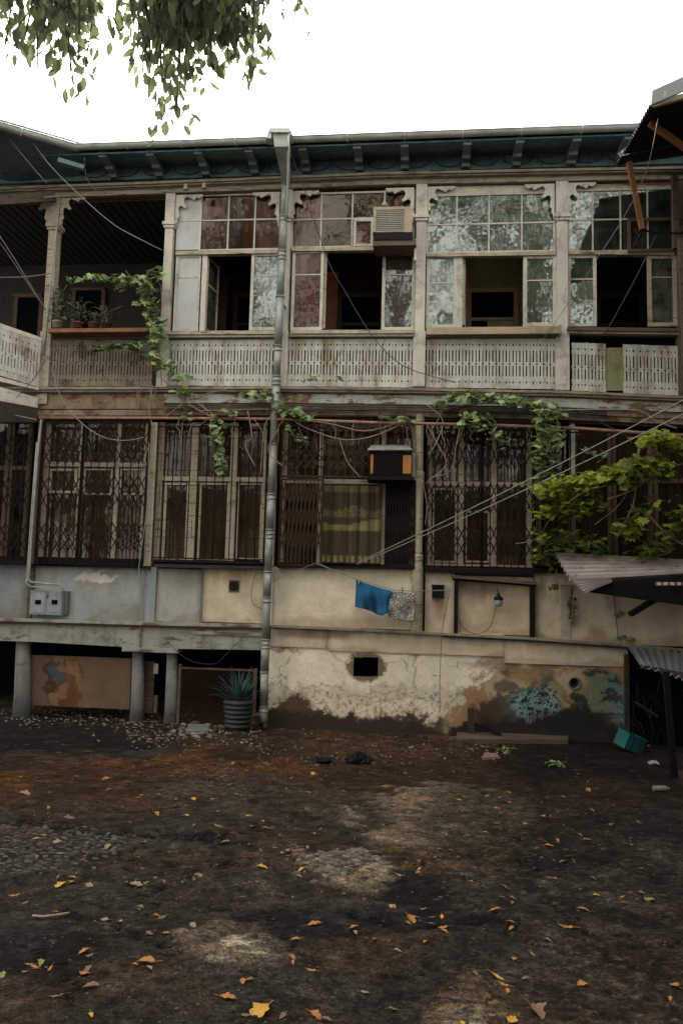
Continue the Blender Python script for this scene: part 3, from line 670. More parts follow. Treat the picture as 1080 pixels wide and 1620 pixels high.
# lace curtain in the middle window
lc = MB(); lx0, lx1 = P(509, 830, .09)[0], P(602, 830, .09)[0]; lz0, lz1 = P(555, 890, .09)[2], P(555, 768, .09)[2]; nn = 46
for j in range(41):
    for i in range(nn+1):
        u = i/nn; lc.v.append((lx0+(lx1-lx0)*u, .09+.022*math.sin(u*30)+.01*math.sin(u*71), lz1+(lz0-lz1)*j/40))
ccol = []
for j in range(41):
    for i in range(nn+1):
        t = j/40; u = i/nn; k = .0
        if t < .1: k = .5
        if .30+.03*math.sin(u*9) < t < .42: k = .55*(math.sin(u*75+j*2.3) > -.35)
        if .48+.04*math.sin(u*5) < t < .60: k = .8
        if t > .9: k = .9*(math.sin(u*60) > -.3)
        c = np.array([.06, .045, .022])*(1-k)+np.array([.24, .19, .10])*k; ccol.append(c*(.85+.2*math.sin(u*30)))
for j in range(40):
    for i in range(nn): q = j*(nn+1)+i; lc.f.append((q, q+1, q+nn+2, q+nn+1))
part(lc, 'lace_curtain', vcol('lace', .9, .3, 60, .1), None, True, np.array(ccol))
# --- posts between the lower bays
part(MB().bx(234, 668, 244, 895.5, -.025, .14), 'lower_post', M['cream_wood']); part(MB().bx(426, 668, 436, 895.5, -.015, .12), 'lower_post', M['cream_wood'])
part(MB().bx(52, 640, 60, 985, -.045, .12), 'lower_post', M['wood_mid'])
ic = MB(); a = P(664, 655, -.1); b = P(664, 905, -.1); c2 = P(664, 1000, -.1)
ic.lathe((a[0], -.04, 0), [(.085, a[2]), (.085, a[2]-.12), (.07, a[2]-.14), (.07, P(664, 745, -.1)[2]), (.095, P(664, 747, -.1)[2]), (.08, P(664, 775, -.1)[2]), (.075, b[2]+.3), (.09, b[2]+.28), (.09, b[2]+.2), (.08, b[2]+.18), (.10, b[2]), (.10, c2[2])], 16)
part(ic, 'iron_column', M['cream_wood'], smooth=False)
part(MB().bx(901, 668, 909, 760, -.02, .10), 'lower_post', M['white'])
# --- grilles
def lattice(xl, yt, xr, yb, bands, step, m, y0=-.10, frame=True, w_=.016, span=2):
    b = MB(); X = lambda q: P(q, (yt+yb)/2, y0)[0]; xm = (xl+xr)/2; Zt = P(xm, yt, y0)[2]; Zb = P(xm, yb, y0)[2]
    x0, x1 = X(xl), X(xr); n = max(2, round((xr-xl)/step)); dx = (x1-x0)/n; bz = [(P(xm, a, y0)[2], P(xm, c, y0)[2]) for a, c in bands]
    for i in range(n+1):
        xx = x0+i*dx; jj = (random.uniform(-.006, .006), random.uniform(-.006, .006)) if step > 8 else (0, 0); b.bar((xx+jj[0], y0-.003, Zb), (xx+jj[1], y0-.003, Zt), w_*1.15, .010)
    for zt, z0 in bz:
        for i in range(-span+1, n):
            for sgn in (0, 1):
                a, c = i, i+span
                za, zc = (zt, z0) if sgn == 0 else (z0, zt)
                if a < 0: zz = za+(zc-za)*(-a)/span; a_, za_ = 0, zz
                else: a_, za_ = a, za
                if c > n: zz = za+(zc-za)*(n-a)/span; c_, zc_ = n, zz
                else: c_, zc_ = c, zc
                if a_ >= c_: continue
                yy = y0-.014 if sgn else y0+.008
                b.bar((x0+a_*dx, yy, za_), (x0+c_*dx, yy, zc_), w_*1.3, .005, (0, 1, 0))
    if frame:
        b.box(x0-.02, x1+.02, y0-.022, y0+.02, Zt+.001, Zt+.03).box(x0-.02, x1+.02, y0-.03, y0+.03, Zb-.035, Zb-.001)
        b.box(x0-.03, x0-.012, y0-.02, y0+.02, Zb, Zt).box(x1+.012, x1+.03, y0-.02, y0+.02, Zb, Zt)
    return part(b, 'security_grille', M[m])
lattice(64, 669, 126, 892, ((686, 735), (755, 805), (828, 872)), 12, 'iron'); lattice(130, 669, 230, 893, ((684, 733), (753, 802), (826, 870)), 12.6, 'iron')
lattice(-20, 669, 46, 888, ((690, 735), (755, 805), (828, 872)), 12, 'iron')
lattice(446, 660, 650, 753, ((670, 684), (709, 742)), 12.8, 'iron_brown'); lattice(444, 760, 508, 893, ((764, 800), (800, 836), (836, 872)), 6.6, 'iron_brown', span=1)
lattice(611, 760, 654, 893, ((764, 808), (808, 850), (850, 888)), 5, 'iron', span=1)
lattice(676, 671, 760, 898, ((672, 735), (765, 812), (832, 880)), 11.5, 'iron'); lattice(764, 671, 842, 900, ((672, 735), (765, 812), (832, 880)), 11.5, 'iron')
def bars(xl, yt, xr, yb, step, m, y0=-.14, nshort=60, hor=()):
    b = MB(); X = lambda q: P(q, (yt+yb)/2, y0)[0]; xm = (xl+xr)/2; Zt = P(xm, yt, y0)[2]; Zb = P(xm, yb, y0)[2]; x0, x1 = X(xl), X(xr)
    n = round((xr-xl)/step); dx = (x1-x0)/n
    for i in range(n+1): b.tube([(x0+i*dx, y0, Zb), (x0+i*dx, y0, Zt)], .011, 5)
    for k in range(nshort):
        i = random.randrange(n); zz = Zb+(Zt-Zb)*random.choice((.08, .17, .3, .42, .55, .66, .78, .9)); b.tube([(x0+i*dx, y0+.008, zz), (x0+(i+1)*dx, y0+.008, zz)], .0055, 4)
    for k in range(nshort//4):
        i = random.randrange(n); za = Zb+(Zt-Zb)*random.choice((.17, .42, .66)); b.tube([(x0+(i+.5)*dx, y0+.008, za), (x0+(i+.5)*dx, y0+.008, za+(Zt-Zb)*.13)], .0055, 4)
    for h in hor: zz = P(xm, h, y0)[2]; b.box(x0-.02, x1+.02, y0+.012, y0+.02, zz-.012, zz+.012)
    b.box(x0-.02, x1+.02, y0-.01, y0+.2, Zb-.03, Zb-.001)
    return part(b, 'security_grille', M[m])
bars(246, 672, 420, 888, 13.2, 'iron', nshort=110, hor=(675, 884)); bars(850, 680, 1100, 893, 13.0, 'iron', nshort=30, hor=(684, 890))
# ledge of angle iron under the grilles
part(MB().strip([(-60, 889), (232, 896), (236, 897)], 3, -.13, .13), 'grille_ledge', M['black_iron'])
part(MB().strip([(244, 892), (424, 896)], 5, -.20, .20), 'grille_ledge', M['wood_dark']); part(MB().strip([(438, 894), (656, 896)], 4, -.14, .14), 'grille_ledge', M['black_iron'])
part(MB().strip([(673, 899), (843, 904)], 6, -.14, .14), 'grille_ledge', M['black_iron']); part(MB().strip([(845, 900), (1110, 905)], 6, -.14, .14), 'grille_ledge', M['black_iron'])
# --- parapet panels: fine grids carrying their own stains
def pgrid(xl, yt, xr, yb, y0, fn, name, mat, step=.02, hole=None, parent=None, thick=.06):
    xm, ym = (xl+xr)/2, (yt+yb)/2; x0, x1 = P(xl, ym, y0)[0], P(xr, ym, y0)[0]; z0, z1 = P(xm, yb, y0)[2], P(xm, yt, y0)[2]
    nx_, nz = max(2, int((x1-x0)/step)), max(2, int((z1-z0)/step))
    X_, Z_ = np.meshgrid(np.linspace(x0, x1, nx_+1), np.linspace(z0, z1, nz+1)); V = np.stack([X_.ravel(), np.full(X_.size, y0), Z_.ravel()], 1)
    p_, q_ = projv(V); c = fn(p_, q_, V)
    dd = (fbm(V[:, 0]*2.5, V[:, 2]*2.5, 4, 4)-.5)*.02; edge = (X_.ravel() <= x0+1e-6) | (X_.ravel() >= x1-1e-6) | (Z_.ravel() <= z0+1e-6) | (Z_.ravel() >= z1-1e-6)
    V[:, 1] += np.where(edge, 0, dd)
    mb = MB(); mb.v = V.tolist()
    for j in range(nz):
        for i in range(nx_):
            if hole is not None:
                cxm = (p_[j*(nx_+1)+i]+p_[(j+1)*(nx_+1)+i+1])/2; cym = (q_[j*(nx_+1)+i]+q_[(j+1)*(nx_+1)+i+1])/2
                if any(h(cxm, cym) for h in hole): continue
            a = j*(nx_+1)+i; mb.f.append((a, a+1, a+nx_+2, a+nx_+1))
    n0 = len(mb.v); cs = [0, nx_, (nz+1)*(nx_+1)-1, nz*(nx_+1)]
    mb.v += [(V[k][0], y0+thick, V[k][2]) for k in cs]
    for k in range(4):
        k2 = (k+1) % 4; mb.f.append((cs[k2], cs[k], n0+k, n0+k2))
    c = np.vstack([c, np.tile(c.mean(0), (4, 1))])
    return part(mb, name, M[mat], parent, True, c)
def base_fn(col, dirt=(.16, .12, .08), top=.35, bot=.5, extra=None):
    def f(p_, q_, V):
        n_ = fbm(V[:, 0]*2, V[:, 2]*2, 5, 11); nst = fbm(V[:, 0]*7, V[:, 2]*.6, 4, 12)
        c = np.ones((len(p_), 3))*np.array(col); c = c*(.86+.28*n_[:, None])
        zt, z0 = V[:, 2].max(), V[:, 2].min(); u = (V[:, 2]-z0)/(zt-z0); e = np.minimum((V[:, 0]-V[:, 0].min()), (V[:, 0].max()-V[:, 0]))
        c = lerp(c, np.clip(ss(nst, .45, .75)*ss(u, .3, 1)*top, 0, 1), dirt); c = lerp(c, ss(n_+.5*(1-u)**3, .72, .95)*bot, dirt)
        c = lerp(c, (1-ss(e+n_*.12, .05, .16))*.45, dirt)
        if extra: c = extra(c, p_, q_, V, n_)
        return c
    return f
def ex_patch(c, p_, q_, V, n_):
    w1 = p_+(fbm(V[:, 0]*9, V[:, 2]*9, 4, 5)-.5)*22; w2 = q_+(fbm(V[:, 0]*9, V[:, 2]*9, 4, 6)-.5)*16
    c = lerp(c, ell(w1, w2, 152, 923, 32, 9, .2)*.5, (.30, .20, .12)); m = ell(w1, w2, 152, 911, 29, 9, .12); c = lerp(c, m, (.50, .47, .40))
    return lerp(c, ell(w1, w2, 168, 908, 8, 4, .3), (.2, .25, .2))
BG = (.27, .29, .28); CR = (.62, .545, .42)
pgrid(-60, 893, 40, 979, .02, base_fn((.22, .235, .225)), 'parapet_panel', 'vc_panel'); pgrid(42, 896, 224, 984, .0, base_fn(BG, extra=ex_patch), 'parapet_panel', 'vc_panel', .014)
pgrid(246, 900, 317, 984, .01, base_fn((.34, .335, .30)), 'parapet_panel', 'vc_panel'); pgrid(321, 900, 420, 985, .0, base_fn((.56, .47, .35), (.22, .12, .06), .5, .5), 'parapet_panel', 'vc_panel')
def ex_c(c, p_, q_, V, n_): return lerp(c, ell(p_+(n_-.5)*60, q_, 560, 987, 150, 11, .5)*.35, (.26, .16, .09))
pgrid(430, 899, 656, 993, .0, base_fn(CR, (.26, .18, .12), .35, .35, ex_c), 'parapet_panel', 'vc_panel')
def ex_b(c, p_, q_, V, n_): return lerp(c, ell(p_+(n_-.5)*12, q_, 695, 958, 9, 20, .8)*.7, (.28, .14, .06))
pgrid(672, 903, 718, 1002, .0, base_fn((.50, .42, .32), (.3, .18, .1), .3, .4, ex_b), 'parapet_panel', 'vc_panel')
def ex_l(c, p_, q_, V, n_): return lerp(c, ell(p_+(n_-.5)*40, q_+(n_-.5)*30, 752, 925, 32, 16, .8)*.65, (.10, .06, .035))
pgrid(722, 912, 843, 1004, .03, base_fn((.46, .37, .26), (.25, .14, .07), .7, .4, ex_l), 'parapet_panel', 'vc_panel')
pgrid(845, 906, 1130, 1020, .0, base_fn((.48, .40, .29), (.16, .09, .05), .6, .6), 'parapet_panel', 'vc_panel')
part(MB().bx(224, 897, 246, 985, -.03, .1), 'parapet_post', M['bluegrey']); part(MB().bx(317, 899, 321, 985, -.01, .06), 'parapet_batten', M['grey_stone'])
part(MB().bx(40, 893, 47, 982, -.01, .06), 'parapet_post', M['grey_stone']); part(MB().bx(420, 897, 431, 990, -.02, .08), 'parapet_post', M['white'])
part(MB().bx(886, 925, 902, 1012, -.015, .06), 'parapet_post', M['cream_wood'])
part(MB().box(XL-3, XR, .10, .30, zlf, Z(890, 500)), 'parapet_core', M['dark'])
# ledges
def lstrip(pts_, h, y0, d, m, n): part(MB().strip(pts_, h, y0, d), n, M[m])
L1 = [(-60, 976), (60, 979), (230, 984), (415, 988)]; L2 = [(428, 989), (520, 992), (700, 1001), (850, 1009), (995, 1020), (1120, 1030)]
lstrip(L1, 5, -.14, .24, 'beam_white', 'ledge'); lstrip([(a, b+5.2) for a, b in L1], 3.2, -.10, .2, 'wood_mid', 'ledge'); lstrip(L2, 4, -.12, .2, 'cornice', 'ledge')
lstrip([(700, 1004.5), (850, 1012.5), (1000, 1023.5)], 3.5, -.10, .18, 'wood_dark', 'ledge')
LB = [(-60, 984.8), (60, 987.6), (230, 992.6), (415, 996.5)]
lstrip(LB, [27, 28, 33, 32], -.05, .2, 'beam_white', 'main_beam'); part(MB().bx(309, 1000, 418, 1005, -.085, .05), 'beam_plank', M['beam_white'])
part(MB().bx(193, 1025, 281, 1032, -.10, .3), 'beam_pad', M['beam_white'])
def ex_band(c, p_, q_, V, n_):
    c = lerp(c, ell(p_+(n_-.5)*60, q_, 500, 1003, 60, 8, .5)*.7, (.20, .12, .07)); c = lerp(c, ss(p_, 800, 990)*.35, (.2, .17, .13)); return c
for a, b, t, u in ((428, 517, 993, 1024), (517.5, 797, 995, 1034), (797.5, 992, 1012, 1052)):
    pgrid(a, t+3, b, u, -.01+.004*(a > 500), base_fn((.55, .465, .345), (.22, .13, .08), .5, .4, ex_band), 'skirting_board', 'vc_panel')
# --- lower wall right of the pipe
def lowwall(p_, q_, V):
    n_ = fbm(V[:, 0]*2.2, V[:, 2]*2.2, 6, 41); m_ = fbm(V[:, 0]*7, V[:, 2]*7, 5, 42, .6); f_ = fbm(V[:, 0]*22, V[:, 2]*22, 4, 43, .7)
    wx_ = p_+(n_-.5)*90+(m_-.5)*50+(f_-.5)*10; wy_ = q_+(m_-.5)*34+(n_-.5)*36+(f_-.5)*10
    c = np.ones((len(p_), 3))*np.array([.66, .585, .46])*(.88+.3*n_[:, None])
    c = lerp(c, ell(wx_, wy_, 640, 1100, 300, 16, .5)*.5, (.36, .30, .21))                     # exposed old coat
    c = lerp(c, ss(f_, .60, .66)*ss(wy_, 1075, 1105)*.7, (.10, .075, .05))
    bl = np.interp(p_, [425, 455, 470, 500, 560, 620, 680, 700, 740, 800, 860, 1000], [1128, 1104, 1104, 1126, 1134, 1134, 1142, 1132, 1094, 1052, 1036, 1040])
    right = ss(p_, 695, 720)
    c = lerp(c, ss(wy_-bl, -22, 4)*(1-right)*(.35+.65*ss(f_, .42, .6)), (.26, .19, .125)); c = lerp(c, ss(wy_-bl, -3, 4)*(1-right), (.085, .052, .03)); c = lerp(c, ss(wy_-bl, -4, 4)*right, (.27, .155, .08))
    c = lerp(c, ss(m_, .5, .7)*ss(wy_-bl, 0, 8)*right*.6, (.36, .25, .15))
    c = lerp(c, ell(wx_, wy_, 788, 1096, 22, 34, .2)*.85, (.36, .28, .19))
    c = lerp(c, ss(wy_, 1102, 1112)*ss(p_, 735, 755), (.055, .030, .018))
    c = lerp(c, ell(wx_, wy_, 846, 1050, 110, 14, .3)*.8, (.20, .14, .08)); c = lerp(c, ell(wx_, wy_, 905, 1078, 26, 20, .3)*.9, (.36, .28, .18))
    b1 = ell(p_*.4+wx_*.6, wy_, 843, 1106, 31, 34, .15); c = lerp(c, ell(wx_, wy_, 842, 1104, 46, 48, .15)*.8, (.06, .055, .045)); c = lerp(c, b1, (.15, .235, .245)); c = lerp(c, ell(wx_, wy_, 866, 1092, 16, 18, .5)*.6, (.30, .26, .10))
    c = lerp(c, b1*ss(f_, .52, .57), (.02, .022, .022))
    b2 = ell(wx_, wy_, 948, 1100, 50, 36, .2)*(1-ell(p_, q_, 905, 1078, 24, 18, .2)); c = lerp(c, b2, (.13, .14, .08)); c = lerp(c, ell(wx_, wy_, 972, 1108, 24, 38, .3), (.10, .16, .17)); c = lerp(c, b2*ss(m_, .55, .6), (.035, .035, .03))
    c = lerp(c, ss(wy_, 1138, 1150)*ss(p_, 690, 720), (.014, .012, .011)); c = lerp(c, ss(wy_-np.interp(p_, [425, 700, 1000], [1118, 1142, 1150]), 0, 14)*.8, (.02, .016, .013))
    qx, qy = p_+(f_-.5)*14, q_+(m_-.5)*16
    for pl_, w_ in (([(470, 1028), (440, 1062), (446, 1085), (478, 1103)], 1.5), ([(518, 1028), (534, 1042), (556, 1052)], 1.4), ([(588, 1071), (586, 1096), (602, 1100), (622, 1092), (642, 1096)], 1.5), ([(600, 1052), (640, 1046), (646, 1062)], 1.3), ([(655, 1036), (657, 1092)], 1.6), ([(700, 1120), (730, 1095), (790, 1050)], 1.3), ([(480, 1090), (510, 1080), (560, 1098), (620, 1110)], 1.1), ([(680, 1108), (640, 1100), (560, 1118)], 1.2)):
        c = lerp(c, pline(qx, qy, pl_, w_+.2)*.5, (.10, .075, .05))
    ring = ell(p_+(f_-.5)*16, q_+(f_-.5)*12, 579, 1055, 31, 24, .1); c = lerp(c, ring, (.17, .12, .08)); c = lerp(c, ell(wx_, wy_, 450, 1030, 22, 5, .3)*.8, (.28, .17, .09)); c = lerp(c, ell(wx_, wy_, 650, 1033, 22, 5, .3)*.7, (.32, .18, .09))
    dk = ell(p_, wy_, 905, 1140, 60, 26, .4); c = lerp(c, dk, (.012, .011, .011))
    return c
hole1 = lambda a, b: 559 < a < 598 and 1040 < b < 1070
hole2 = lambda a, b: (a-908)**2+(b-1081)**2 < 64
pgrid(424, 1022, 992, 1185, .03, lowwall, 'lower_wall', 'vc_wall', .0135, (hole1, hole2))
# recess boxes of the vent hole and the pipe
hb = MB(); a = P(559, 1055, .04); b = P(598, 1055, .04); zt, z0_ = P(578, 1040, .04)[2], P(578, 1070, .04)[2]
hb.box(a[0]-.05, a[0]-.001, .045, .5, z0_-.05, zt+.05).box(b[0]+.001, b[0]+.05, .045, .5, z0_-.05, zt+.05).box(a[0], b[0], .045, .5, zt, zt+.05).box(a[0], b[0], .045, .5, z0_-.05, z0_-.001).box(a[0]-.05, b[0]+.05, .5, .52, z0_-.05, zt+.05)
part(hb, 'vent_hole', M['black'])
c = P(908, 1081, .0); part(MB().lathe((c[0], 0, c[2]), [(.098, -.01), (.105, -.02), (.085, -.02), (.085, .4), (.001, .4)], 20, 'y'), 'vent_pipe', M['grey_stone'], smooth=True)
# crumbling render bulges round the vent hole
# fan grating in the parapet
c = P(370, 927, -.02); fg = MB().box(c[0]-.09, c[0]+.09, -.02, .0, c[2]-.1, c[2]+.1); part(fg, 'vent_plate', M['wood_mid'])
fg = MB(); fg.lathe((c[0], 0, c[2]), [(.075, -.035), (.08, -.025), (.065, -.025), (.06, -.035)], 20, 'y')
for i in range(6): an = i*math.pi/6; fg.bar((c[0]-.07*math.cos(an), -.03, c[2]-.07*math.sin(an)), (c[0]+.07*math.cos(an), -.03, c[2]+.07*math.sin(an)), .008, .006)
part(fg, 'vent_fan', M['iron'])
# --- understorey left of the pipe
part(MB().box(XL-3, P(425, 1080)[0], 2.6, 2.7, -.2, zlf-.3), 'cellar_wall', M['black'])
part(MB().box(P(418, 1080)[0], P(425, 1080)[0], .06, 2.6, -.3, zlf-.35), 'cellar_side_wall', M['grey_stone'])
def rcol(xt, xb, yt, yb, r, y0=.02):
    a = P(xt, yt, y0); b = P(xb, yb, y0); part(MB().tube([(b[0], y0+r, -.1), (b[0]*.7+a[0]*.3, y0+r, (a[2])*.3), (a[0], y0+r, a[2])], [r*1.25, r*1.08, r*.95], 18), 'cellar_column', M['grey_stone'], smooth=True)
rcol(32, 31, 1013, 1113, .135); rcol(216, 214, 1031, 1128, .105); rcol(270, 268, 1031, 1130, .10)
def panelc(p_, q_, V):
    m_ = fbm(V[:, 0]*6, V[:, 2]*6, 5, 3, .6); n_ = fbm(V[:, 0]*1.5, V[:, 2]*1.5, 4, 2)
    wx_ = p_+(m_-.5)*40; wy_ = q_+(m_-.5)*40; c = np.ones((len(p_), 3))*np.array([.13, .083, .052])*(.8+.4*n_[:, None])
    k = ell(wx_, wy_, 104, 1078, 29, 48, .1); c = lerp(c, k, (.10, .045, .02)); c = lerp(c, k*ss(m_, .5, .56), (.17, .10, .05)); c = lerp(c, ell(wx_, wy_, 88, 1064, 9, 14, .3), (.05, .065, .06)); return lerp(c, ell(wx_, wy_, 78, 1075, 5, 40, .4)*.8, (.03, .02, .015))
pgrid(44, 1039, 207, 1119, .22, panelc, 'cellar_partition', 'vc_panel', .015)
part(MB().bx(224, 1046, 243, 1128, .3, .05), 'cellar_board', M['wood_mid']); part(MB().bx(243, 1050, 250, 1066, .28, .04), 'cellar_board', M['white'])
part(MB().bx(243, 1100, 249, 1128, .28, .04), 'cellar_board', M['wood_mid'])
# mesh screen
ms = MB(); yy = .10; a = P(284, 1095, yy)[0]; b = P(403, 1095, yy)[0]; z1 = P(340, 1057, yy)[2]; z0_ = P(340, 1150, yy)[2]; s_ = .045
fr = MB().box(a-.03, a+.02, yy-.02, yy+.03, z0_, z1+.05).box(b-.03, b+.03, yy-.02, yy+.03, z0_, z1+.02).box(a+.02, b-.03, yy-.015, yy+.025, z1-.03, z1+.0)
fo = part(fr, 'mesh_screen', M['wood_mid'])
k = a-(z1-z0_)
while k < b:
    for sgn in (1, -1):
        xa, za, xb_, zb_ = (k, z0_, k+(z1-z0_), z1) if sgn == 1 else (k, z1, k+(z1-z0_), z0_)
        t0 = max(0, (a-xa)/(xb_-xa)); t1 = min(1, (b-xa)/(xb_-xa))
        if t1 > t0: ms.bar((xa+(xb_-xa)*t0, yy+.004*sgn, za+(zb_-za)*t0), (xa+(xb_-xa)*t1, yy+.004*sgn, za+(zb_-za)*t1), .005, .003, (0, 1, 0))
    k += s_
part(ms, 'wire_mesh', M['iron_brown'], fo)

# ================================================================== LEFT WING
K0 = P(70, 640, -.15)
W = thing('left_wing', 'angled balcony wing at left edge with white fretwork railing and wide dark eaves', 'house', (K0[0], -.15, 0))
def wp(px_, py_, a=1.15):               # point on the wing's front plane through the corner post
    # plane: y = -.15 - a*(X0 - x), x<X0
    X0 = P(70, 600, -.15)[0]; d = ray(px_, py_); t = (a*(CAM[0]-X0)-.15-CAM[1])/(d[1]-a*d[0]); return CAM+d*t
def wq(mb, quad, th):
    q = [Vector(p) for p in quad]; n_ = (q[1]-q[0]).cross(q[3]-q[0]).normalized()*th
    if n_.y < 0: n_ = -n_
    mb.hexa([q[3], q[2], q[2]+n_, q[3]+n_, q[0], q[1], q[1]+n_, q[0]+n_]); return mb
ext = lambda f_, x0, y0_, x1, y1_, xe: y0_+(y1_-y0_)*(xe-x0)/(x1-x0)
def line2(x0, y0_, x1, y1_, xe=-90): return (xe, y0_+(y1_-y0_)*(xe-x0)/(x1-x0)), (x1, y1_)
(tl, tr) = line2(0, 519, 66, 541); (bl_, br_) = line2(0, 594, 60, 612)
A0, A1 = wp(*tl), wp(*tr); B0, B1 = wp(*bl_), wp(*br_)
B0[0], B0[1] = A0[0], A0[1]; B1[0], B1[1] = A1[0], A1[1]
balustrade(A0, A1, B0, B1, 'fret', parent=W)
mb = MB(); (a, b), (c, d) = line2(0, 511, 66, 534), line2(0, 518, 66, 540); wq(mb, [wp(*a), wp(*b), wp(*d), wp(*c)], -.1); part(mb, 'handrail', M['white'], W)
mb = MB(); (a, b), (c, d) = line2(0, 596, 62, 613), line2(0, 603, 62, 617); wq(mb, [wp(*a), wp(*b), wp(*d), wp(*c)], -.05); part(mb, 'bottom_rail', M['white'], W)
mb = MB(); (a, b), (c, d) = line2(0, 612, 60, 629), line2(0, 634, 60, 645); wq(mb, [wp(*a), wp(*b), wp(*d), wp(*c)], .12); part(mb, 'edge_beam', M['white'], W)
mb = MB(); (a, b), (c, d) = line2(0, 634.5, 60, 645.5), line2(0, 668, 60, 668); wq(mb, [wp(*a), wp(*b), wp(*d), wp(*c)], .12); part(mb, 'lower_beam', M['wood_dark'], W)
# eaves of the wing
g0, g1 = P(119, 243, -.78), P(-110, 169, -2.1)
e0, e1 = Vector((g0[0], -.78, gl[2]+.12)), Vector((g1[0], -2.1, gl[2]+.12))
dirw = (e1-e0).normalized()
part(halfgutter(e0-dirw*.02, e1+dirw*6, .085), 'gutter', M['gutter'], W, True)
inn_ = Vector((dirw.y, -dirw.x, 0)).normalized()
if inn_.y < 0: inn_ = -inn_
mb = MB(); q0, q1 = e0-dirw*.2, e1+dirw*6
mb.hexa([q0+Vector((0, 0, -.06)), q1+Vector((0, 0, -.06)), q1+inn_*3.2+Vector((0, 0, -.45)), q0+inn_*1.2+Vector((0, 0, -.20)), q0+Vector((0, 0, .1)), q1+Vector((0, 0, .1)), q1+inn_*3.2+Vector((0, 0, 1)), q0+inn_*1.2+Vector((0, 0, .3))])
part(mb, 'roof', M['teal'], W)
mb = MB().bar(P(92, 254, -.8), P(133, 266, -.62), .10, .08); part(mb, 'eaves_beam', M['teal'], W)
mb = MB(); mb.bar(P(-60, 321, -.9), P(88, 311, -.2), .06, .18); part(mb, 'head_beam', M['wood_mid'], W)
# unseen wing wall, added past the left edge to shade the yard
mb = MB(); dd = Vector((-1, -1.15, 0)).normalized(); s0 = Vector(K0)+dd*2.2; 
for z0_, z1 in ((0, zfl-.3), (zfl+1.0, 9.6)):
    e = s0+dd*9; nn_ = Vector((-dd.y, dd.x, 0))*-1.0
    if nn_.x > 0: nn_ = -nn_
    mb.hexa([(s0.x, s0.y, z0_), (e.x, e.y, z0_), (e.x+nn_.x, e.y+nn_.y, z0_), (s0.x+nn_.x, s0.y+nn_.y, z0_), (s0.x, s0.y, z1), (e.x, e.y, z1), (e.x+nn_.x, e.y+nn_.y, z1), (s0.x+nn_.x, s0.y+nn_.y, z1)])
part(mb, 'wall', M['bluegrey'], W)

# ================================================================== ADDED RIGHT WING + SHELTER
RW = thing('added_right_wing', 'unseen tall wing added past the right edge to darken the yard', 'house', (5.6, -4, 0))  # unseen block, added to cut light from the right
part(MB().box(5.0, 9, -12, -.35, -.3, 9.8), 'wall', M['wood_dark'], RW)
# roof of corrugated sheet jutting over the yard, top right
S = thing('corrugated_porch_roof', 'jutting corrugated porch roof with brown timber struts at top right corner', 'porch roof', P(1060, 300, -1.2))
def sheet(mb, p0, p1, p2, p3, waves, amp, th=.006, nj=2, per=8):   # ribs run p0->p3, waves across p0->p1
    p0, p1, p2, p3 = map(Vector, (p0, p1, p2, p3)); nr = (p1-p0).cross(p3-p0).normalized(); n_ = waves*per; k0 = len(mb.v)
    for lay in (0, 1):
        for j in range(nj+1):
            v_ = j/nj
            for i in range(n_+1):
                u = i/n_; p = p0.lerp(p1, u).lerp(p3.lerp(p2, u), v_); p = p+nr*(amp*math.sin(2*math.pi*u*waves)+lay*th); mb.v.append(tuple(p))
    st = (nj+1)*(n_+1)
    for lay in (0, 1):
        for j in range(nj):
            for i in range(n_): q = k0+lay*st+j*(n_+1)+i; mb.f.append((q, q+1, q+n_+2, q+n_+1))
    for j in (0, nj):
        for i in range(n_): q = k0+j*(n_+1)+i; mb.f.append((q, q+1, q+st+1, q+st))
    for i in (0, n_):
        for j in range(nj): q = k0+j*(n_+1)+i; mb.f.append((q, q+n_+1, q+n_+1+st, q+st))
    return mb
rA, rB = P(1031, 158, -3.2), P(984, 244, -1.3); rC = P(973, 262, -.55)
far = 3.0
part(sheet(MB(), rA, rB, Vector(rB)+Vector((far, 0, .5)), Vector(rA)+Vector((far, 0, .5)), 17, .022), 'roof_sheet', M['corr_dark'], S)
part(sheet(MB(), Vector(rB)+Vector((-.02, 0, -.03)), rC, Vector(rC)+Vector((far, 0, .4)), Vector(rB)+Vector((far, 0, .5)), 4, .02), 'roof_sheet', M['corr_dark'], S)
fb = MB(); a, b, c = Vector(P(1031, 143, -3.25)), Vector(P(1084, 119, -3.9)), Vector(P(1030, 165, -3.22)); dn = c-a
fb.hexa([a+dn, b+dn, b+dn+Vector((0, .03, 0)), a+dn+Vector((0, .03, 0)), a, b, b+Vector((.0, .03, 0)), a+Vector((0, .03, 0))]); part(fb, 'flashing', weathered('dull_flashing', (.035, .05, .05), under=(.04, .03, .02)), S)
part(MB().bar(P(1034, 166, -3.2), P(1090, 150, -3.6), .05, .07), 'flashing_batten', M['sill_wood'], S)
part(MB().bar(P(1027, 195, -2.6), P(1100, 246, -2.4), .07, .07), 'timber_strut', M['orange_wood'], S)
part(MB().bar(P(994, 257, -1.2), P(1015, 363, -1.15), .075, .075), 'timber_strut', M['orange_wood'], S)
part(sheet(MB(), P(977, 243, -.95), P(996, 228, -1.0), P(1000, 240, -.95), P(981, 251, -.9), 3, .012), 'torn_sheet_end', M['gutter'], S)
br = MB(); a = P(1016, 364, -1.1); b = P(1038, 369, -1.1); c = P(1001, 391, -1.0); d = P(1090, 369, -1.1)
for p, q in ((a, b), (a, c), (b, d), (P(1003, 362, -.6), P(1012, 375, -1.0))): br.bar(p, q, .022, .022)
part(br, 'iron_bracket', M['iron'], S)
part(MB().bx(1064, 275, 1073, 392, -.9, .1), 'porch_post', M['wood_mid'], S)
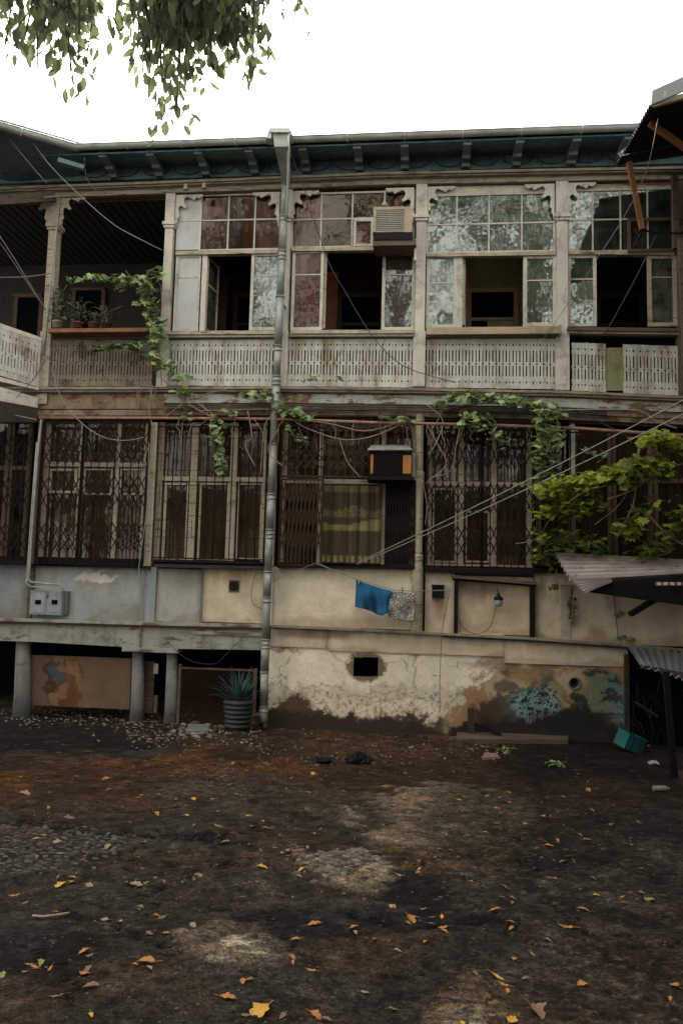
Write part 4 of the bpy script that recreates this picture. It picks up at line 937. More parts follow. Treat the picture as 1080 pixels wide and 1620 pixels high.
# dark boarding that closes the porch beside the frame
part(MB().box(P(1086, 400, -1.3)[0], 5.0, -1.3, -1.24, P(1080, 398, -1.3)[2], P(1080, 230, -1.3)[2]), 'boarding', M['wood_dark'], S)
part(MB().bar(P(1075, 378, -1.2), P(1086, 640, -1.2), .07, .07), 'porch_post', M['wood_mid'], S)

# ================================================================== DRAINPIPE
D = thing('drainpipe', 'tall galvanised drainpipe with tapered hopper running down the house front', 'drainpipe', P(420, 1140, -.3))
yp = -.27
def pp(px_, py_, y=yp): return tuple(P(px_, py_, y))
def tap(mb, xl0, xr0, yt, xl1, xr1, yb, y0, d0, d1, y0b=None):
    a, b = P(xl0, yt, y0), P(xr0, yt, y0); y1 = y0b if y0b is not None else y0; c, e = P(xl1, yb, y1), P(xr1, yb, y1)
    return mb.hexa([(c[0], y1, c[2]), (e[0], y1, e[2]), (e[0], y1+d1, e[2]), (c[0], y1+d1, c[2]), (a[0], y0, a[2]), (b[0], y0, b[2]), (b[0], y0+d0, b[2]), (a[0], y0+d0, a[2])])
hp = MB(); tap(hp, 431, 456, 207, 434, 456, 232, -.95, .26, .24); tap(hp, 434, 456, 232.5, 448, 457, 292, -.95, .24, .12, -.34); part(hp, 'hopper', M['galv'], D)
hc = MB(); tap(hc, 427, 458, 202, 427, 459, 209, -.99, .34, .34)
hc.prism([(P(421, 220, -.9)[0], P(421, 221, -.9)[2]), (P(430, 221, -.9)[0], P(430, 222, -.9)[2]), (P(431, 208, -.9)[0], P(431, 206, -.9)[2]), (P(427, 208, -.9)[0], P(427, 206, -.9)[2])], -.96, -.75)
hc.prism([(P(457, 220, -.9)[0], P(457, 219, -.9)[2]), (P(463, 217, -.9)[0], P(463, 215, -.9)[2]), (P(462, 211, -.9)[0], P(462, 210, -.9)[2]), (P(457, 209, -.9)[0], P(457, 207, -.9)[2])], -.96, -.75)
part(hc, 'hopper_cap', M['gutter'], D)
pl = [(452, 289), (449, 343), (446, 400), (441, 520), (437, 600), (433, 700), (428, 800), (424, 900), (420, 1010), (417.5, 1100), (417, 1138)]
px_of = lambda yy: np.interp(yy, [q[1] for q in pl], [q[0] for q in pl])
segs = [289, 343, 398, 470, 548, 596, 703, 782, 838, 905, 945, 1012, 1063, 1118, 1142]
for i in range(len(segs)-1):
    a, b = segs[i], segs[i+1]; rr = .068+.003*(i % 2)
    if i == len(segs)-2: q = MB().tube([pp(px_of(a), a), pp(px_of((a+b)/2)-1, (a+b)/2), pp(px_of(b)+1, b, yp-.03)], [rr, rr*1.12, rr*1.0], 16)
    else: q = MB().tube([pp(px_of(a), a-1), pp(px_of(b), b)], [rr, rr*.985], 18)
    part(q, 'pipe_section', M['galv'], D, True)
    for o_ in (0, 7, 13)[: 1+(i % 3)]:
        part(MB().tube([pp(px_of(a+o_), a+o_-.8), pp(px_of(a+o_), a+o_+.8)], rr+.012, 18), 'pipe_ring', M['galv'], D, True)
part(MB().tube([pp(449, 488-5), (pp(449, 483)[0], 0, pp(449, 483)[2])], .012, 6), 'pipe_clamp', M['iron'], D)
rod = MB().tube([P(456, 215, -.97), P(456, 245, -.85), P(455, 300, -.36), P(452, 345, -.36)], .02, 8); part(rod, 'overflow_rod', M['gutter'], D, True)

# ================================================================== long rusty pipe and conduits
def tubething(name, label, cat, pts_, r, m, n=8, group=None):
    c = pts_[0]; o = MB().tube(pts_, r, n).build(name, M[m], None, True, None, loc=[float(q) for q in c]); return tag(o, label, cat, group)
tubething('gas_pipe', 'thin rusty pink pipe running along the whole house above the barred windows', 'pipe', [P(x_, y_, -.3) for x_, y_ in ((62, 661), (240, 661.5), (430, 663), (600, 669), (760, 672), (900, 677), (1020, 685), (1100, 690))], .028, 'rustpipe')
tubething('conduit_pipe', 'tall white conduit descending left of the leftmost grille to the meter boxes', 'pipe', [P(x_, y_, -.2) for x_, y_ in ((66, 661), (60, 720), (51, 840), (47, 900), (45, 917), (50, 921), (78, 924), (97, 925), (100, 929), (100, 941))], .02, 'cond')
tubething('conduit_pipe', 'second white conduit beside the taller one, bending lower to the meter boxes', 'pipe', [P(x_, y_, -.2) for x_, y_ in ((59, 700), (52, 790), (44, 900), (42, 922), (48, 928), (70, 930), (75, 934), (75, 945))], .016, 'cond')
tubething('conduit_pipe', 'white conduit climbing the porch post in front of the fretwork', 'pipe', [P(x_, y_, -.22) for x_, y_ in ((95, 310), (86, 400), (79, 470), (70, 562))], .018, 'cond')
tubething('conduit_pipe', 'thin horizontal conduit meeting the top of the porch post from the left', 'pipe', [P(x_, y_, -.3) for x_, y_ in ((-20, 328), (60, 314), (94, 310))], .018, 'cond')
tubething('conduit_pipe', 'narrow grey conduit down the post between the two left grilles to the beam', 'pipe', [P(x_, y_, -.08) for x_, y_ in ((236, 668), (232, 800), (227, 900), (222, 985), (222, 1030))], .012, 'cond')
# ================================================================== meter boxes
mbx = thing('meter_box', 'pair of grey meter cabinets joined side by side under the white conduits', 'meter box', P(78, 972, -.05))
part(MB().bx(48, 934, 74, 972, -.17, .17), 'cabinet', M['bluegrey'], mbx); part(MB().bx(74.5, 935, 98, 973, -.17, .17), 'cabinet', M['bluegrey'], mbx); part(MB().bx(98.3, 935, 107, 972, -.09, .09), 'cabinet_side', M['grey_stone'], mbx)
for xa in (51, 77): part(MB().bx(xa, 937, xa+20, 969, -.18, .008), 'cabinet_door', M['bluegrey'], mbx)
for xa in (56, 82): part(MB().bx(xa, 949, xa+9, 956, -.19, .009), 'meter_window', M['black'], mbx)
# ================================================================== air conditioners
ac = thing('air_conditioner', 'cream window air conditioner on a dark tray beneath the upper cornice', 'air conditioner', P(622, 388, -.5))
y_ = -.50
part(MB().bx(591, 328, 651, 366, y_+.02, .5), 'casing', M['sill_wood'], ac)
f = MB().bx(590, 327, 594.5, 367, y_, .019).bx(639, 327, 652, 367, y_, .019).bx(594.6, 327, 638.9, 331.5, y_+.001, .018).bx(594.6, 364.5, 638.9, 367, y_+.001, .018); part(f, 'front_frame', M['sill_wood'], ac)
sl_ = MB()
for i in range(11): sl_.bx(595, 333+i*2.9, 639, 334.3+i*2.9, y_+.004, .012)
part(sl_, 'louvre', M['cond'], ac)
tr_ = MB(); tap(tr_, 589, 653, 368, 592, 650, 379, y_-.04, .5, .5); part(tr_, 'tray', M['black_iron'], ac)
part(MB().bx(590, 380, 658, 388, y_-.02, .45), 'shelf', M['wood_mid'], ac); part(MB().bx(655, 378, 659, 412, y_+.1, .05), 'shelf_bracket', M['white'], ac)
ac2 = thing('air_conditioner', 'black window air conditioner with orange sides hung above the lace curtain window', 'air conditioner', P(617, 756, -.5))
part(MB().bx(584, 714, 651, 753, y_+.02, .5), 'casing', M['black_iron'], ac2); 
yel = plain('orange_side_panel', (.34, .13, .01), .5, .25, 6)
part(MB().bx(586, 719, 590, 749, y_+.008, .011), 'side_panel', yel, ac2); part(MB().bx(637, 720, 650, 749, y_+.008, .011), 'side_panel', yel, ac2)
sl_ = MB()
for i in range(11): sl_.bx(591, 719+i*2.9, 636, 720.4+i*2.9, y_+.0, .018)
part(sl_, 'louvre', M['iron'], ac2)
part(MB().bx(580, 753.5, 655, 759, y_-.03, .5), 'tray', M['black_iron'], ac2)
cap = MB(); a, b, c, d = P(581, 712, y_-.06), P(652, 712, y_-.06), P(645, 705, y_+.3), P(588, 705, y_+.3); u = Vector((0, 0, .012))
cap.hexa([a, b, c, d]+[tuple(Vector(q)+u) for q in (a, b, c, d)]); part(cap, 'rain_cover', M['galv'], ac2)
part(MB().bx(651.5, 716, 657, 760, -.2, .04), 'side_board', M['cond'], ac2)
# pale bird-like funnel standing on the upper unit
c = P(608, 327, -.35); tag(MB().lathe((c[0], c[1], c[2]), [(.001, -.01), (.06, 0), (.055, .05), (.02, .09), (.013, .15), (.011, .30), (.001, .31)], 12).build('funnel', M['cond'], None, True, None, loc=c), 'pale upturned funnel standing on the cream air conditioner', 'funnel')
# insulators under the cornice
for q, yy, lab in ((294, 296, 'left'), (323, 294, 'right')):
    c = P(q, yy, -.3); tag(MB().lathe(c, [(.001, -.06), (.05, -.055), (.045, -.02), (.03, 0), (.035, .03), (.02, .06), (.001, .065)], 12).build('insulator', M['sill_wood'], None, True, None, loc=c), 'small ceramic insulator under the cornice, %s one above the white panel bay' % lab, 'insulator', 'cornice insulators')
# ================================================================== small wall things
bxo = thing('wall_box', 'small black box fixed to the cream wall right of the speckled towel', 'wall box', P(692, 946, -.03))
part(MB().bx(683, 927, 702, 946, -.08, .08), 'box_body', M['black_iron'], bxo); part(MB().bx(682, 925, 703, 927.5, -.1, .1), 'box_lid', M['iron'], bxo)
fm = thing('wall_frame', 'dark timber frame with slanting top board fixed to cream wall around a hanging lamp', 'frame', P(782, 1008, -.03))
part(MB().bx(718, 918, 724, 1003, -.1, .09), 'post', M['black_iron'], fm); part(MB().bx(838, 922, 846, 1010, -.1, .09), 'post', M['black_iron'], fm)
q = MB(); a, b = P(716, 912, -.16), P(849, 923, -.16); q.bar((a[0], -.08, a[2]), (b[0], -.08, b[2]), .05, .16, (0, 1, 0)); part(q, 'top_board', M['wood_mid'], fm)
q = MB(); q.bar((a[0], -.02, a[2]-.04), (b[0], -.02, b[2]-.04), .03, .05, (0, 1, 0)); part(q, 'top_batten', M['iron'], fm)
lp = P(788, 951, -.16); lamp = thing('hanging_lamp', 'old lamp with glass globe and black shade hanging inside the wall frame', 'lamp', lp)
part(MB().lathe(lp, [(.001, .13), (.022, .13), (.03, .09), (.075, .055), (.085, .02), (.07, .02), (.02, .06)], 18), 'lamp_shade', M['black_iron'], lamp, True)
part(MB().lathe(lp, [(.062, .03), (.070, -.01), (.062, -.055), (.035, -.09), (.001, -.098)], 18), 'globe', plain('milky_globe', (.28, .27, .25), .25, .3, 6, spec=.6), lamp, True)
part(MB().tube([lp+np.array([0, 0, .12]), lp+np.array([-.02, .03, .22])], .008, 6), 'hook', M['iron'], lamp)
# clothes line, cloths
tubething('clothes_line', 'white line sagging from window ledge past the two drying cloths', 'line', [P(x_, y_, -.35) for x_, y_ in ((500, 891), (535, 905), (566, 917), (600, 927), (625, 934), (655, 935), (700, 934), (716, 935))], .007, 'cable_pale', 6)
def cloth(name, label, tl_, tr_2, bpts, m, y0, seed, fold=.05):
    mb = MB(); n_, r_ = 36, 24; bx0 = np.linspace(0, 1, len(bpts))
    for j in range(r_+1):
        v_ = j/r_
        for i in range(n_+1):
            u = i/n_; sag = 3*math.sin(math.pi*u)
            tx, ty = tl_[0]+(tr_2[0]-tl_[0])*u, tl_[1]+(tr_2[1]-tl_[1])*u+sag*.3
            bx1 = np.interp(u, bx0, [q[0] for q in bpts]); by1 = np.interp(u, bx0, [q[1] for q in bpts])
            p = P(tx+(bx1-tx)*v_, ty+(by1-ty)*v_, y0)
            p[1] += fold*v_**.6*math.sin(u*11+seed+v_*1.5)+fold*.5*math.sin(u*27+seed*2-v_*3)*v_+.015*math.sin(v_*7+u*4); mb.v.append(tuple(p))
    st = (n_+1)*(r_+1)
    for j in range(r_):
        for i in range(n_): q = j*(n_+1)+i; mb.f.append((q, q+1, q+n_+2, q+n_+1))
    c = P((tl_[0]+tr_2[0])/2, tl_[1], y0)
    o = mb.build(name, m, None, True, None, loc=c); s_ = o.modifiers.new('thick', 'SOLIDIFY'); s_.thickness = .006
    return tag(o, label, 'cloth')
blue = plain('blue_cotton', (.008, .085, .19), .9, .35, 5, bs=.2)
cloth('towel', 'blue cotton cloth pegged on the clothes line', (563, 917), (619, 935), [(561, 960), (575, 963), (590, 968), (604, 973), (617, 969)], blue, -.36, 1)
tag(cloth('towel', 'x', (566, 918), (617, 935), [(580, 962), (592, 970), (600, 973), (606, 974)], plain('navy_cotton', (.004, .03, .07), .9, .3, 5), -.335, 3, .01), 'darker hem layer of blue cloth hanging behind the blue one', 'cloth')
m_, t_, b_, o_ = newmat('speckled_towel'); v_ = coords(t_); vo = N(t_, 'ShaderNodeTexNoise'); vo.inputs['Scale'].default_value = 55; vo.inputs['Detail'].default_value = 2; t_.links.new(v_, vo.inputs['Vector'])
t_.links.new(ramp(t_, vo.outputs['Fac'], .47, .53, (.05, .045, .04), (.36, .34, .30)), b_.inputs['Base Color']); b_.inputs['Roughness'].default_value = .95; bump(t_, b_, vo.outputs['Fac'], .8, .02)
cloth('towel', 'black and white speckled towel on the line next to the blue cloth', (618, 935), (659, 937), [(613, 975), (622, 979), (634, 982), (645, 984), (653, 982)], m_, -.37, 5, .012)
for q, yy, cm, lab in ((567, 918, (.55, .45, .03), 'tiny yellow clothes peg holding the corner of the blue cloth'), (636, 934, (.03, .03, .03), 'tiny dark clothes peg on the speckled towel'), (711, 936, (.05, .25, .33), 'tiny blue clothes peg on the line beside the black wall box')):
    c = P(q, yy, -.38); mb = MB(); mb.bar(c+np.array([-.006, 0, .05]), c+np.array([0.004, 0, -.05]), .010, .012); mb.bar(c+np.array([.008, 0.012, .05]), c+np.array([-.002, 0.012, -.05]), .010, .012); tag(mb.build('clothes_peg', plain('peg', cm), None, loc=c), lab, 'peg', 'clothes pegs')
# ================================================================== cables
def sagline(p0, p1, sag, n=16):
    p0, p1 = np.array(p0), np.array(p1); return [p0+(p1-p0)*t-np.array([0, 0, sag*4*t*(1-t)]) for t in np.linspace(0, 1, n)]
def wob(pts_, y0, k=4):  # smooth pixel polyline to points
    out = []
    m = len(pts_)
    for i in range(m-1):
        p0, p1, p2, p3 = [np.array(pts_[min(max(j, 0), m-1)], float) for j in (i-1, i, i+1, i+2)]
        for s_ in range(k):
            t = s_/k; out.append(.5*((2*p1)+(-p0+p2)*t+(2*p0-5*p1+4*p2-p3)*t*t+(-p0+3*p1-3*p2+p3)*t**3))
    out.append(np.array(pts_[-1], float)); return [P(q[0], q[1], (q[2] if len(q) > 2 else y0)) for q in out]
def cab(label, pts_, y0, r=.006, m='cable', name='cable', cat='cable', group=None): return tubething(name, label, cat, wob(pts_, y0), r, m, 6, group)
a, b = P(567, 892, -.2), P(1110, 622, -4.2); a2, b2 = P(560, 893, -.2), P(1110, 598, -4.2)
tubething('clothes_line', 'upper strand of the double rope rising from window ledge to right edge', 'line', sagline(P(565, 890, -.2), P(1110, 617, -4.0), .04), .0065, 'cond', 6)
tubething('clothes_line', 'lower strand of the double rope rising from window ledge to right edge', 'line', sagline(P(563, 893, -.2), P(1110, 640, -4.0), .05), .0065, 'cond', 6)
cab('dark cable running diagonally from the hopper down across the red curtain window', [(459, 240, -.7), (492, 330, -.5), (520, 415, -.4), (545, 460, -.3), (590, 533, -.25), (640, 580, -.2), (720, 605, -.2)], -.3, .007, 'cable')
cab('pale wire sagging from left gutter down to the post at the white panels', [(45, 215, -1.1), (80, 262, -.9), (130, 312, -.8), (180, 355, -.6), (225, 380, -.5), (257, 396, -.3)], -.5, .008, 'cable_pale')
cab('pale straight wire across the dark left eaves', [(5, 207, -1.3), (40, 250, -1), (75, 291, -.8)], -.8, .007, 'cable_pale')
cab('looped wire hanging from the gutter near the left corner', [(134, 250, -.7), (137, 280, -.5), (150, 300, -.4), (172, 309, -.35), (190, 303, -.3)], -.4, .006, 'cable_pale')
cab('upper of two slanting wires at left edge in front of dark porch', [(-10, 358, -1.6), (30, 420, -1), (72, 490, -.3)], -1, .009, 'cable_pale'); cab('lower of two slanting wires at left edge in front of dark porch', [(-10, 370, -1.6), (20, 412, -1), (68, 484, -.3)], -1, .007, 'cable_pale')
cab('nearly level wire at left edge reaching the porch post', [(-10, 439, -.9), (40, 438, -.6), (78, 433, -.3)], -.5, .008, 'cable_pale')
cab('slack pale wire drooping over the first lattice grille', [(84, 585), (95, 625), (125, 665), (160, 690), (195, 697), (228, 692)], -.4, .008, 'cable_pale')
cab('dark wire crossing the left railing and dropping under the beam', [(-10, 652), (20, 635), (55, 598), (72, 570)], -.5, .006)
cab('bright wire at left edge below the wing beam', [(-10, 651), (25, 657), (58, 664)], -.5, .009, 'cable_pale')
cab('dark cable loop across the porch railing', [(70, 562), (90, 572), (120, 574), (140, 563), (150, 556)], -.2, .006)
for i, (dy, lab) in enumerate(((28, 'uppermost'), (31, 'second'), (34, 'third'), (38, 'lowest'))):
    cab('%s dark cable in the bundle under the frieze' % lab, [(262 if i else 300, bandy(300)+dy), (380, bandy(380)+dy+1.5), (470, bandy(470)+dy+(-1)**i), (560, bandy(560)+dy+2), (660, bandy(660)+dy-1), (760, bandy(760)+dy+2), (860, bandy(860)+dy), (960, bandy(960)+dy+2)], -.17-.012*i, .010, 'cable' if i % 2 else 'wood_mid' if False else 'cable', group='cables under the frieze')
cab('pale cable end curving down at right below the frieze', [(860, 650), (940, 648), (1010, 650), (1035, 665), (1070, 678)], -.2, .014, 'cable_pale')
cab('thin wire dangling down the cream wall to the ground', [(711, 937), (706, 960), (699, 1000), (696, 1060), (695, 1128)], -.12, .005)
cab('lamp cord looping from frame lamp to left post', [(784, 958), (778, 985), (765, 1000), (748, 1002), (730, 990), (722, 968)], -.1, .006)
cab('thin cable loop on the cream panel beside drainpipe', [(406, 905), (398, 930), (400, 955), (415, 963)], -.05, .005)
cab('wire hanging below the beam across the mesh screen', [(262, 1010), (285, 1035), (310, 1048), (340, 1050), (355, 1038), (392, 1000)], -.12, .005)
cab('long pale wire from roof at right down to the railing', [(1040, 188, -3), (1022, 270, -2), (985, 345, -1.2), (950, 400, -.8), (905, 470, -.5), (860, 535, -.2)], -1, .006, 'cable_pale')
cab('dark cable from the porch bracket down across the right window', [(1037, 372, -1.1), (1010, 430, -.8), (975, 495, -.4), (955, 530, -.2)], -.6, .011)
cab('slanting dark wire at right end below the frieze', [(905, 645, -.2), (950, 668, -.3), (990, 690, -.35)], -.3, .007)
cab('thin wire slanting from drainpipe up to the ledge', [(432, 920), (465, 905), (499, 891)], -.15, .005, 'cable_pale')
cab('bundle of thin white wire down the post left of straight bars', [(236, 700), (233, 800), (222, 880), (220, 915), (228, 927)], -.16, .008, 'cable_pale')

# ================================================================== POTTED PLANTS
def blades(mb, col, c, n, L, wd, droop, rnd, thick=0):
    for i in range(n):
        az = rnd.uniform(0, 2*math.pi); el = rnd.uniform(.5, 1.45); l = L*rnd.uniform(.6, 1.1); d = Vector((math.cos(az)*math.cos(el), math.sin(az)*math.cos(el), math.sin(el)))
        p = Vector(c)+Vector((math.cos(az), math.sin(az), 0))*.04; s_ = Vector((-math.sin(az), math.cos(az), 0)); k0 = len(mb.v); n_ = 7; cc = rnd.random()
        for j in range(n_+1):
            t = j/n_; ww = wd*(1-t)**.6*(.7+.3*min(1, t*4))+.001
            mb.v += [tuple(p-s_*ww), tuple(p-Vector((0, 0, ww*.5))), tuple(p+s_*ww)]; col += [[cc]*3]*3
            p = p+d*(l/n_); d = (d+Vector((0, 0, -droop*t))).normalized()
        for j in range(n_): q = k0+j*3; mb.f += [(q, q+1, q+4, q+3), (q+1, q+2, q+5, q+4)]
rnd = random.Random(3)
gp = GG(376, 1156); pot = thing('potted_plant', 'spiky blue green plant in a ribbed black tub by the drainpipe', 'potted plant', gp)
pr_ = [(.001, 0), (.19, 0), (.20, .02)]
for i in range(6): zz = .05+i*.075; r0 = .205+.012*i*.5; pr_ += [(r0, zz), (r0+.02, zz+.018), (r0+.02, zz+.04), (r0, zz+.055)]
pr_ += [(.235, .50), (.20, .50), (.19, .44), (.001, .44)]
part(MB().lathe(gp, pr_, 28), 'tub', plain('dusty_black_plastic', (.018, .020, .018), .55, .4, 6), pot, True)
bm = MB(); cc = []; blades(bm, cc, gp+np.array([0, 0, .42]), 75, .62, .018, .32, rnd); o = part(bm, 'blade', M['leaf_pot'], pot, False, np.array(cc)); o.name = 'leaves'
gp2 = GG(402, 1150); tag(MB().lathe(gp2, [(.001, 0), (.10, 0), (.11, .1), (.105, .18), (.12, .19), (.12, .22), (.09, .22), (.09, .18), (.001, .17)], 16).build('clay_pot', plain('clay', (.16, .10, .07), .85, .5, 8), None, True, None, loc=gp2), 'small brown clay pot squeezed between plant tub and drainpipe', 'pot')
def bushy(name, label, px_, py_, y0, w_px, h_px, n, potm, potr, poth, seed, lm='leaf_dark'):
    r_ = random.Random(seed); c = P(px_, py_, y0); t = thing(name, label, 'potted plant', c)
    part(MB().lathe(c, [(.001, 0), (potr*.8, 0), (potr, poth*.8), (potr*1.08, poth*.8), (potr*1.05, poth), (potr*.9, poth), (.001, poth*.9)], 16), 'pot', potm, t, True)
    mb = MB(); cc = []
    for i in range(n):
        a = r_.gauss(0, .35)*w_px*.0109; h = poth+abs(r_.gauss(.35, .3))*h_px*.0109; q = Vector(c)+Vector((a, r_.gauss(0, .08), h)); nrm = Vector((r_.uniform(-1, 1), r_.uniform(-1, .2), r_.uniform(0, 1))).normalized(); s_ = r_.uniform(.018, .04)
        u = nrm.orthogonal().normalized(); v = nrm.cross(u); k0 = len(mb.v); mb.v += [tuple(q-u*s_), tuple(q+v*s_*.6), tuple(q+u*s_), tuple(q-v*s_*.6)]; mb.f.append((k0, k0+1, k0+2, k0+3)); cc += [[r_.random()]*3]*4
    part(mb, 'leaves', M[lm], t, False, np.array(cc)); st = MB()
    for i in range(7): st.tube([c+np.array([0, 0, poth*.8]), c+np.array([r_.gauss(0, .2)*w_px*.0109, r_.gauss(0, .03), poth+h_px*.006]), c+np.array([r_.gauss(0, .35)*w_px*.0109, 0, poth+h_px*.010])], .005, 4)
    part(st, 'stems', M['twig'], t)
whitep = plain('white_pot', (.3, .28, .23), .6, .3, 8); clay = plain('terracotta', (.14, .07, .04), .8, .4, 8)
bushy('potted_plant', 'bushy dark plant in round white pot at left end of the porch shelf', 92, 519, -.2, 26, 70, 260, whitep, .10, .12, 1)
bushy('potted_plant', 'wide dark plant in brown pot, second from left on the porch shelf', 124, 519, -.22, 34, 40, 300, clay, .09, .10, 2)
bushy('potted_plant', 'low plant in terracotta bowl with pale saucer on the porch shelf', 148, 519, -.2, 16, 20, 80, clay, .10, .09, 3)
bushy('potted_plant', 'airy flowering plant near the middle of the porch shelf', 168, 519, -.2, 24, 32, 150, plain('dark_pot', (.05, .04, .04)), .08, .09, 4)

# ================================================================== VINES
LEAF = [(0, -.02), (.14, -.18), (.40, -.20), (.38, 0), (.60, .22), (.36, .32), (.34, .60), (.16, .50), (0, .85), (-.16, .50), (-.34, .60), (-.36, .32), (-.60, .22), (-.38, 0), (-.40, -.20), (-.14, -.18)]
def addleaf(mb, cc, p, nrm, up, s_, c, cup=.25):
    nrm = Vector(nrm).normalized(); up = Vector(up); v = (up-nrm*up.dot(nrm)); v = v.normalized() if v.length > 1e-3 else nrm.orthogonal().normalized(); u = v.cross(nrm)
    k0 = len(mb.v); p = Vector(p); mb.v.append(tuple(p+v*s_*.25)); cc.append([c*.9]*3)
    for a, b in LEAF: mb.v.append(tuple(p+u*a*s_+v*b*s_-nrm*s_*cup*(a*a+(b-.25)**2))); cc.append([min(1, c*1.05)]*3)
    for i in range(16): mb.f.append((k0, k0+1+i, k0+1+(i+1) % 16))
def vine(name, label, regions, stems, lm, seed, base, extra_stems=()):
    r_ = random.Random(seed); t = thing(name, label, 'vine', base); mb = MB(); cc = []
    for (path, wd, n, s0, s1, y0, y1, bias) in regions:
        sm = .84 if lm == 'leaf_lime' else 1.25; s0 *= sm*.8; s1 *= sm
        for i in range(int(n*(2.5 if lm == 'leaf_lime' else 2.3))):
            k = r_.random()*(len(path)-1); j = int(k); f = k-j; x_ = path[j][0]*(1-f)+path[j+1][0]*f+r_.gauss(0, wd*.5); yy = path[j][1]*(1-f)+path[j+1][1]*f+r_.gauss(0, wd*.35)
            p = P(x_, yy, r_.uniform(y0, y1)); nrm = (r_.gauss(0, .5), -.35+r_.gauss(0, .38), .85+r_.gauss(0, .3))
            addleaf(mb, cc, p, nrm, (r_.gauss(0, .6), -.5, -.8+r_.gauss(0, .3)), r_.uniform(s0, s1), min(1, max(0, r_.gauss(bias, .28))))
    part(mb, 'leaves', M[lm], t, False, np.array(cc)); st = MB()
    for pts_, y0, rr in stems: st.tube(wob(pts_, y0, 5), rr, 5)
    for (x_, yy, ln, y0) in extra_stems:
        q = [(x_, yy)]
        for i in range(4): q.append((q[-1][0]+r_.gauss(0, ln*.09), q[-1][1]+ln/4*r_.uniform(.6, 1.2)))
        st.tube(wob(q, y0, 3), [.007]*13, 4)
    part(st, 'stems', M['twig'], t, True)
vine('porch_vine', 'grey green vine hanging at the right end of the open porch and over its railing', [
    ([(108, 443), (150, 438), (185, 440)], 7, 15, .10, .15, -.5, -.25, .55), ([(180, 438), (215, 445), (250, 432)], 14, 34, .12, .19, -.55, -.2, .65),
    ([(225, 450), (240, 480), (250, 520), (248, 545)], 13, 62, .11, .18, -.55, -.2, .6), ([(150, 552), (185, 545), (225, 543)], 8, 14, .12, .17, -.4, -.25, .35),
    ([(240, 560), (262, 580), (285, 600)], 16, 26, .09, .15, -.5, -.25, .7), ([(275, 618), (300, 625)], 7, 8, .09, .13, -.4, -.25, .7), ([(96, 455), (100, 500)], 5, 8, .07, .1, -.3, -.2, .3)],
    [([(105, 443), (150, 440), (200, 448), (245, 440), (256, 470), (252, 540), (256, 610)], -.25, .009), ([(80, 572), (110, 575), (140, 565)], -.2, .006), ([(256, 600), (290, 622), (330, 650), (350, 663)], -.3, .009), ([(242, 610), (236, 650), (244, 690), (229, 720), (232, 735)], -.3, .010)],
    'leaf_vine', 11, P(256, 620, -.3), [(x_, 610, 40, -.2) for x_ in (222, 228, 234, 240, 246)])
vine('hanging_vine', 'thin vine trailing from the rusty pipe on both sides of the drainpipe', [
    ([(340, 650), (345, 700), (350, 745)], 11, 26, .09, .135, -.5, -.3, .55), ([(385, 625), (410, 620), (430, 628)], 9, 16, .10, .14, -.45, -.3, .6), ([(440, 645), (465, 650), (490, 658)], 9, 20, .09, .14, -.5, -.3, .6),
    ([(350, 648), (372, 655)], 6, 7, .08, .12, -.5, -.3, .6), ([(450, 670), (470, 690), (485, 705)], 10, 10, .07, .1, -.5, -.3, .55), ([(480, 600), (510, 595), (550, 600)], 5, 12, .06, .10, -.3, -.2, .55), ([(288, 640), (300, 668)], 9, 8, .07, .1, -.4, -.3, .5), ([(600, 660), (650, 664)], 8, 10, .08, .12, -.45, -.3, .5)],
    [([(320, 650), (380, 648), (440, 650), (480, 675), (540, 695), (590, 690), (640, 668)], -.35, .010), ([(470, 665), (520, 670), (575, 682), (620, 672)], -.35, .009), ([(392, 650), (398, 690), (388, 705), (404, 738)], -.35, .010), ([(440, 680), (425, 705), (428, 720), (448, 738)], -.38, .009), ([(437, 650), (420, 670), (415, 710), (412, 750)], -.4, .007),
     ([(537, 694), (543, 715), (552, 735), (570, 755)], -.36, .008), ([(650, 668), (655, 700), (662, 730)], -.3, .008), ([(300, 640), (290, 665), (286, 712)], -.3, .007), ([(320, 640), (330, 660), (312, 675)], -.3, .008), ([(262, 605), (300, 640), (340, 662)], -.3, .010), ([(262, 660), (300, 632), (360, 615)], -.3, .008)],
    'leaf_vine', 12, P(437, 660, -.3), [(q, 664, 38, -.33) for q in (285, 300, 335, 372, 402, 450, 478, 535, 560, 602, 640, 655)])
vine('wall_vine', 'pale vine strands around and right of the upper pipe above the right lattice grille', [
    ([(690, 640), (715, 628), (745, 625), (780, 628), (812, 632), (850, 645)], 11, 66, .09, .14, -.5, -.25, .6), ([(730, 655), (770, 660), (745, 672), (800, 690)], 12, 34, .08, .12, -.5, -.3, .55), ([(855, 655), (870, 690), (855, 720), (862, 760)], 22, 95, .09, .15, -.55, -.25, .65),
    ([(850, 650), (890, 655)], 8, 14, .10, .15, -.5, -.3, .7), ([(780, 690), (800, 700)], 12, 8, .06, .09, -.4, -.3, .5), ([(930, 705), (950, 725), (960, 700)], 14, 8, .08, .1, -.3, -.2, .45)],
    [([(675, 640), (700, 665), (690, 700), (676, 720)], -.3, .010), ([(675, 672), (690, 700), (705, 735), (672, 765)], -.3, .009), ([(690, 655), (740, 640), (830, 640), (870, 660)], -.3, .010), ([(870, 660), (855, 700), (862, 740), (868, 790)], -.35, .009), ([(730, 660), (722, 700), (712, 745), (680, 755)], -.3, .008), ([(668, 760), (675, 800), (672, 830)], -.28, .007), ([(700, 650), (690, 672), (700, 690)], -.3, .007)],
    'leaf_vine', 13, P(760, 672, -.3), [(q, 672, 34, -.33) for q in (676, 684, 700, 722, 742, 850, 880)])
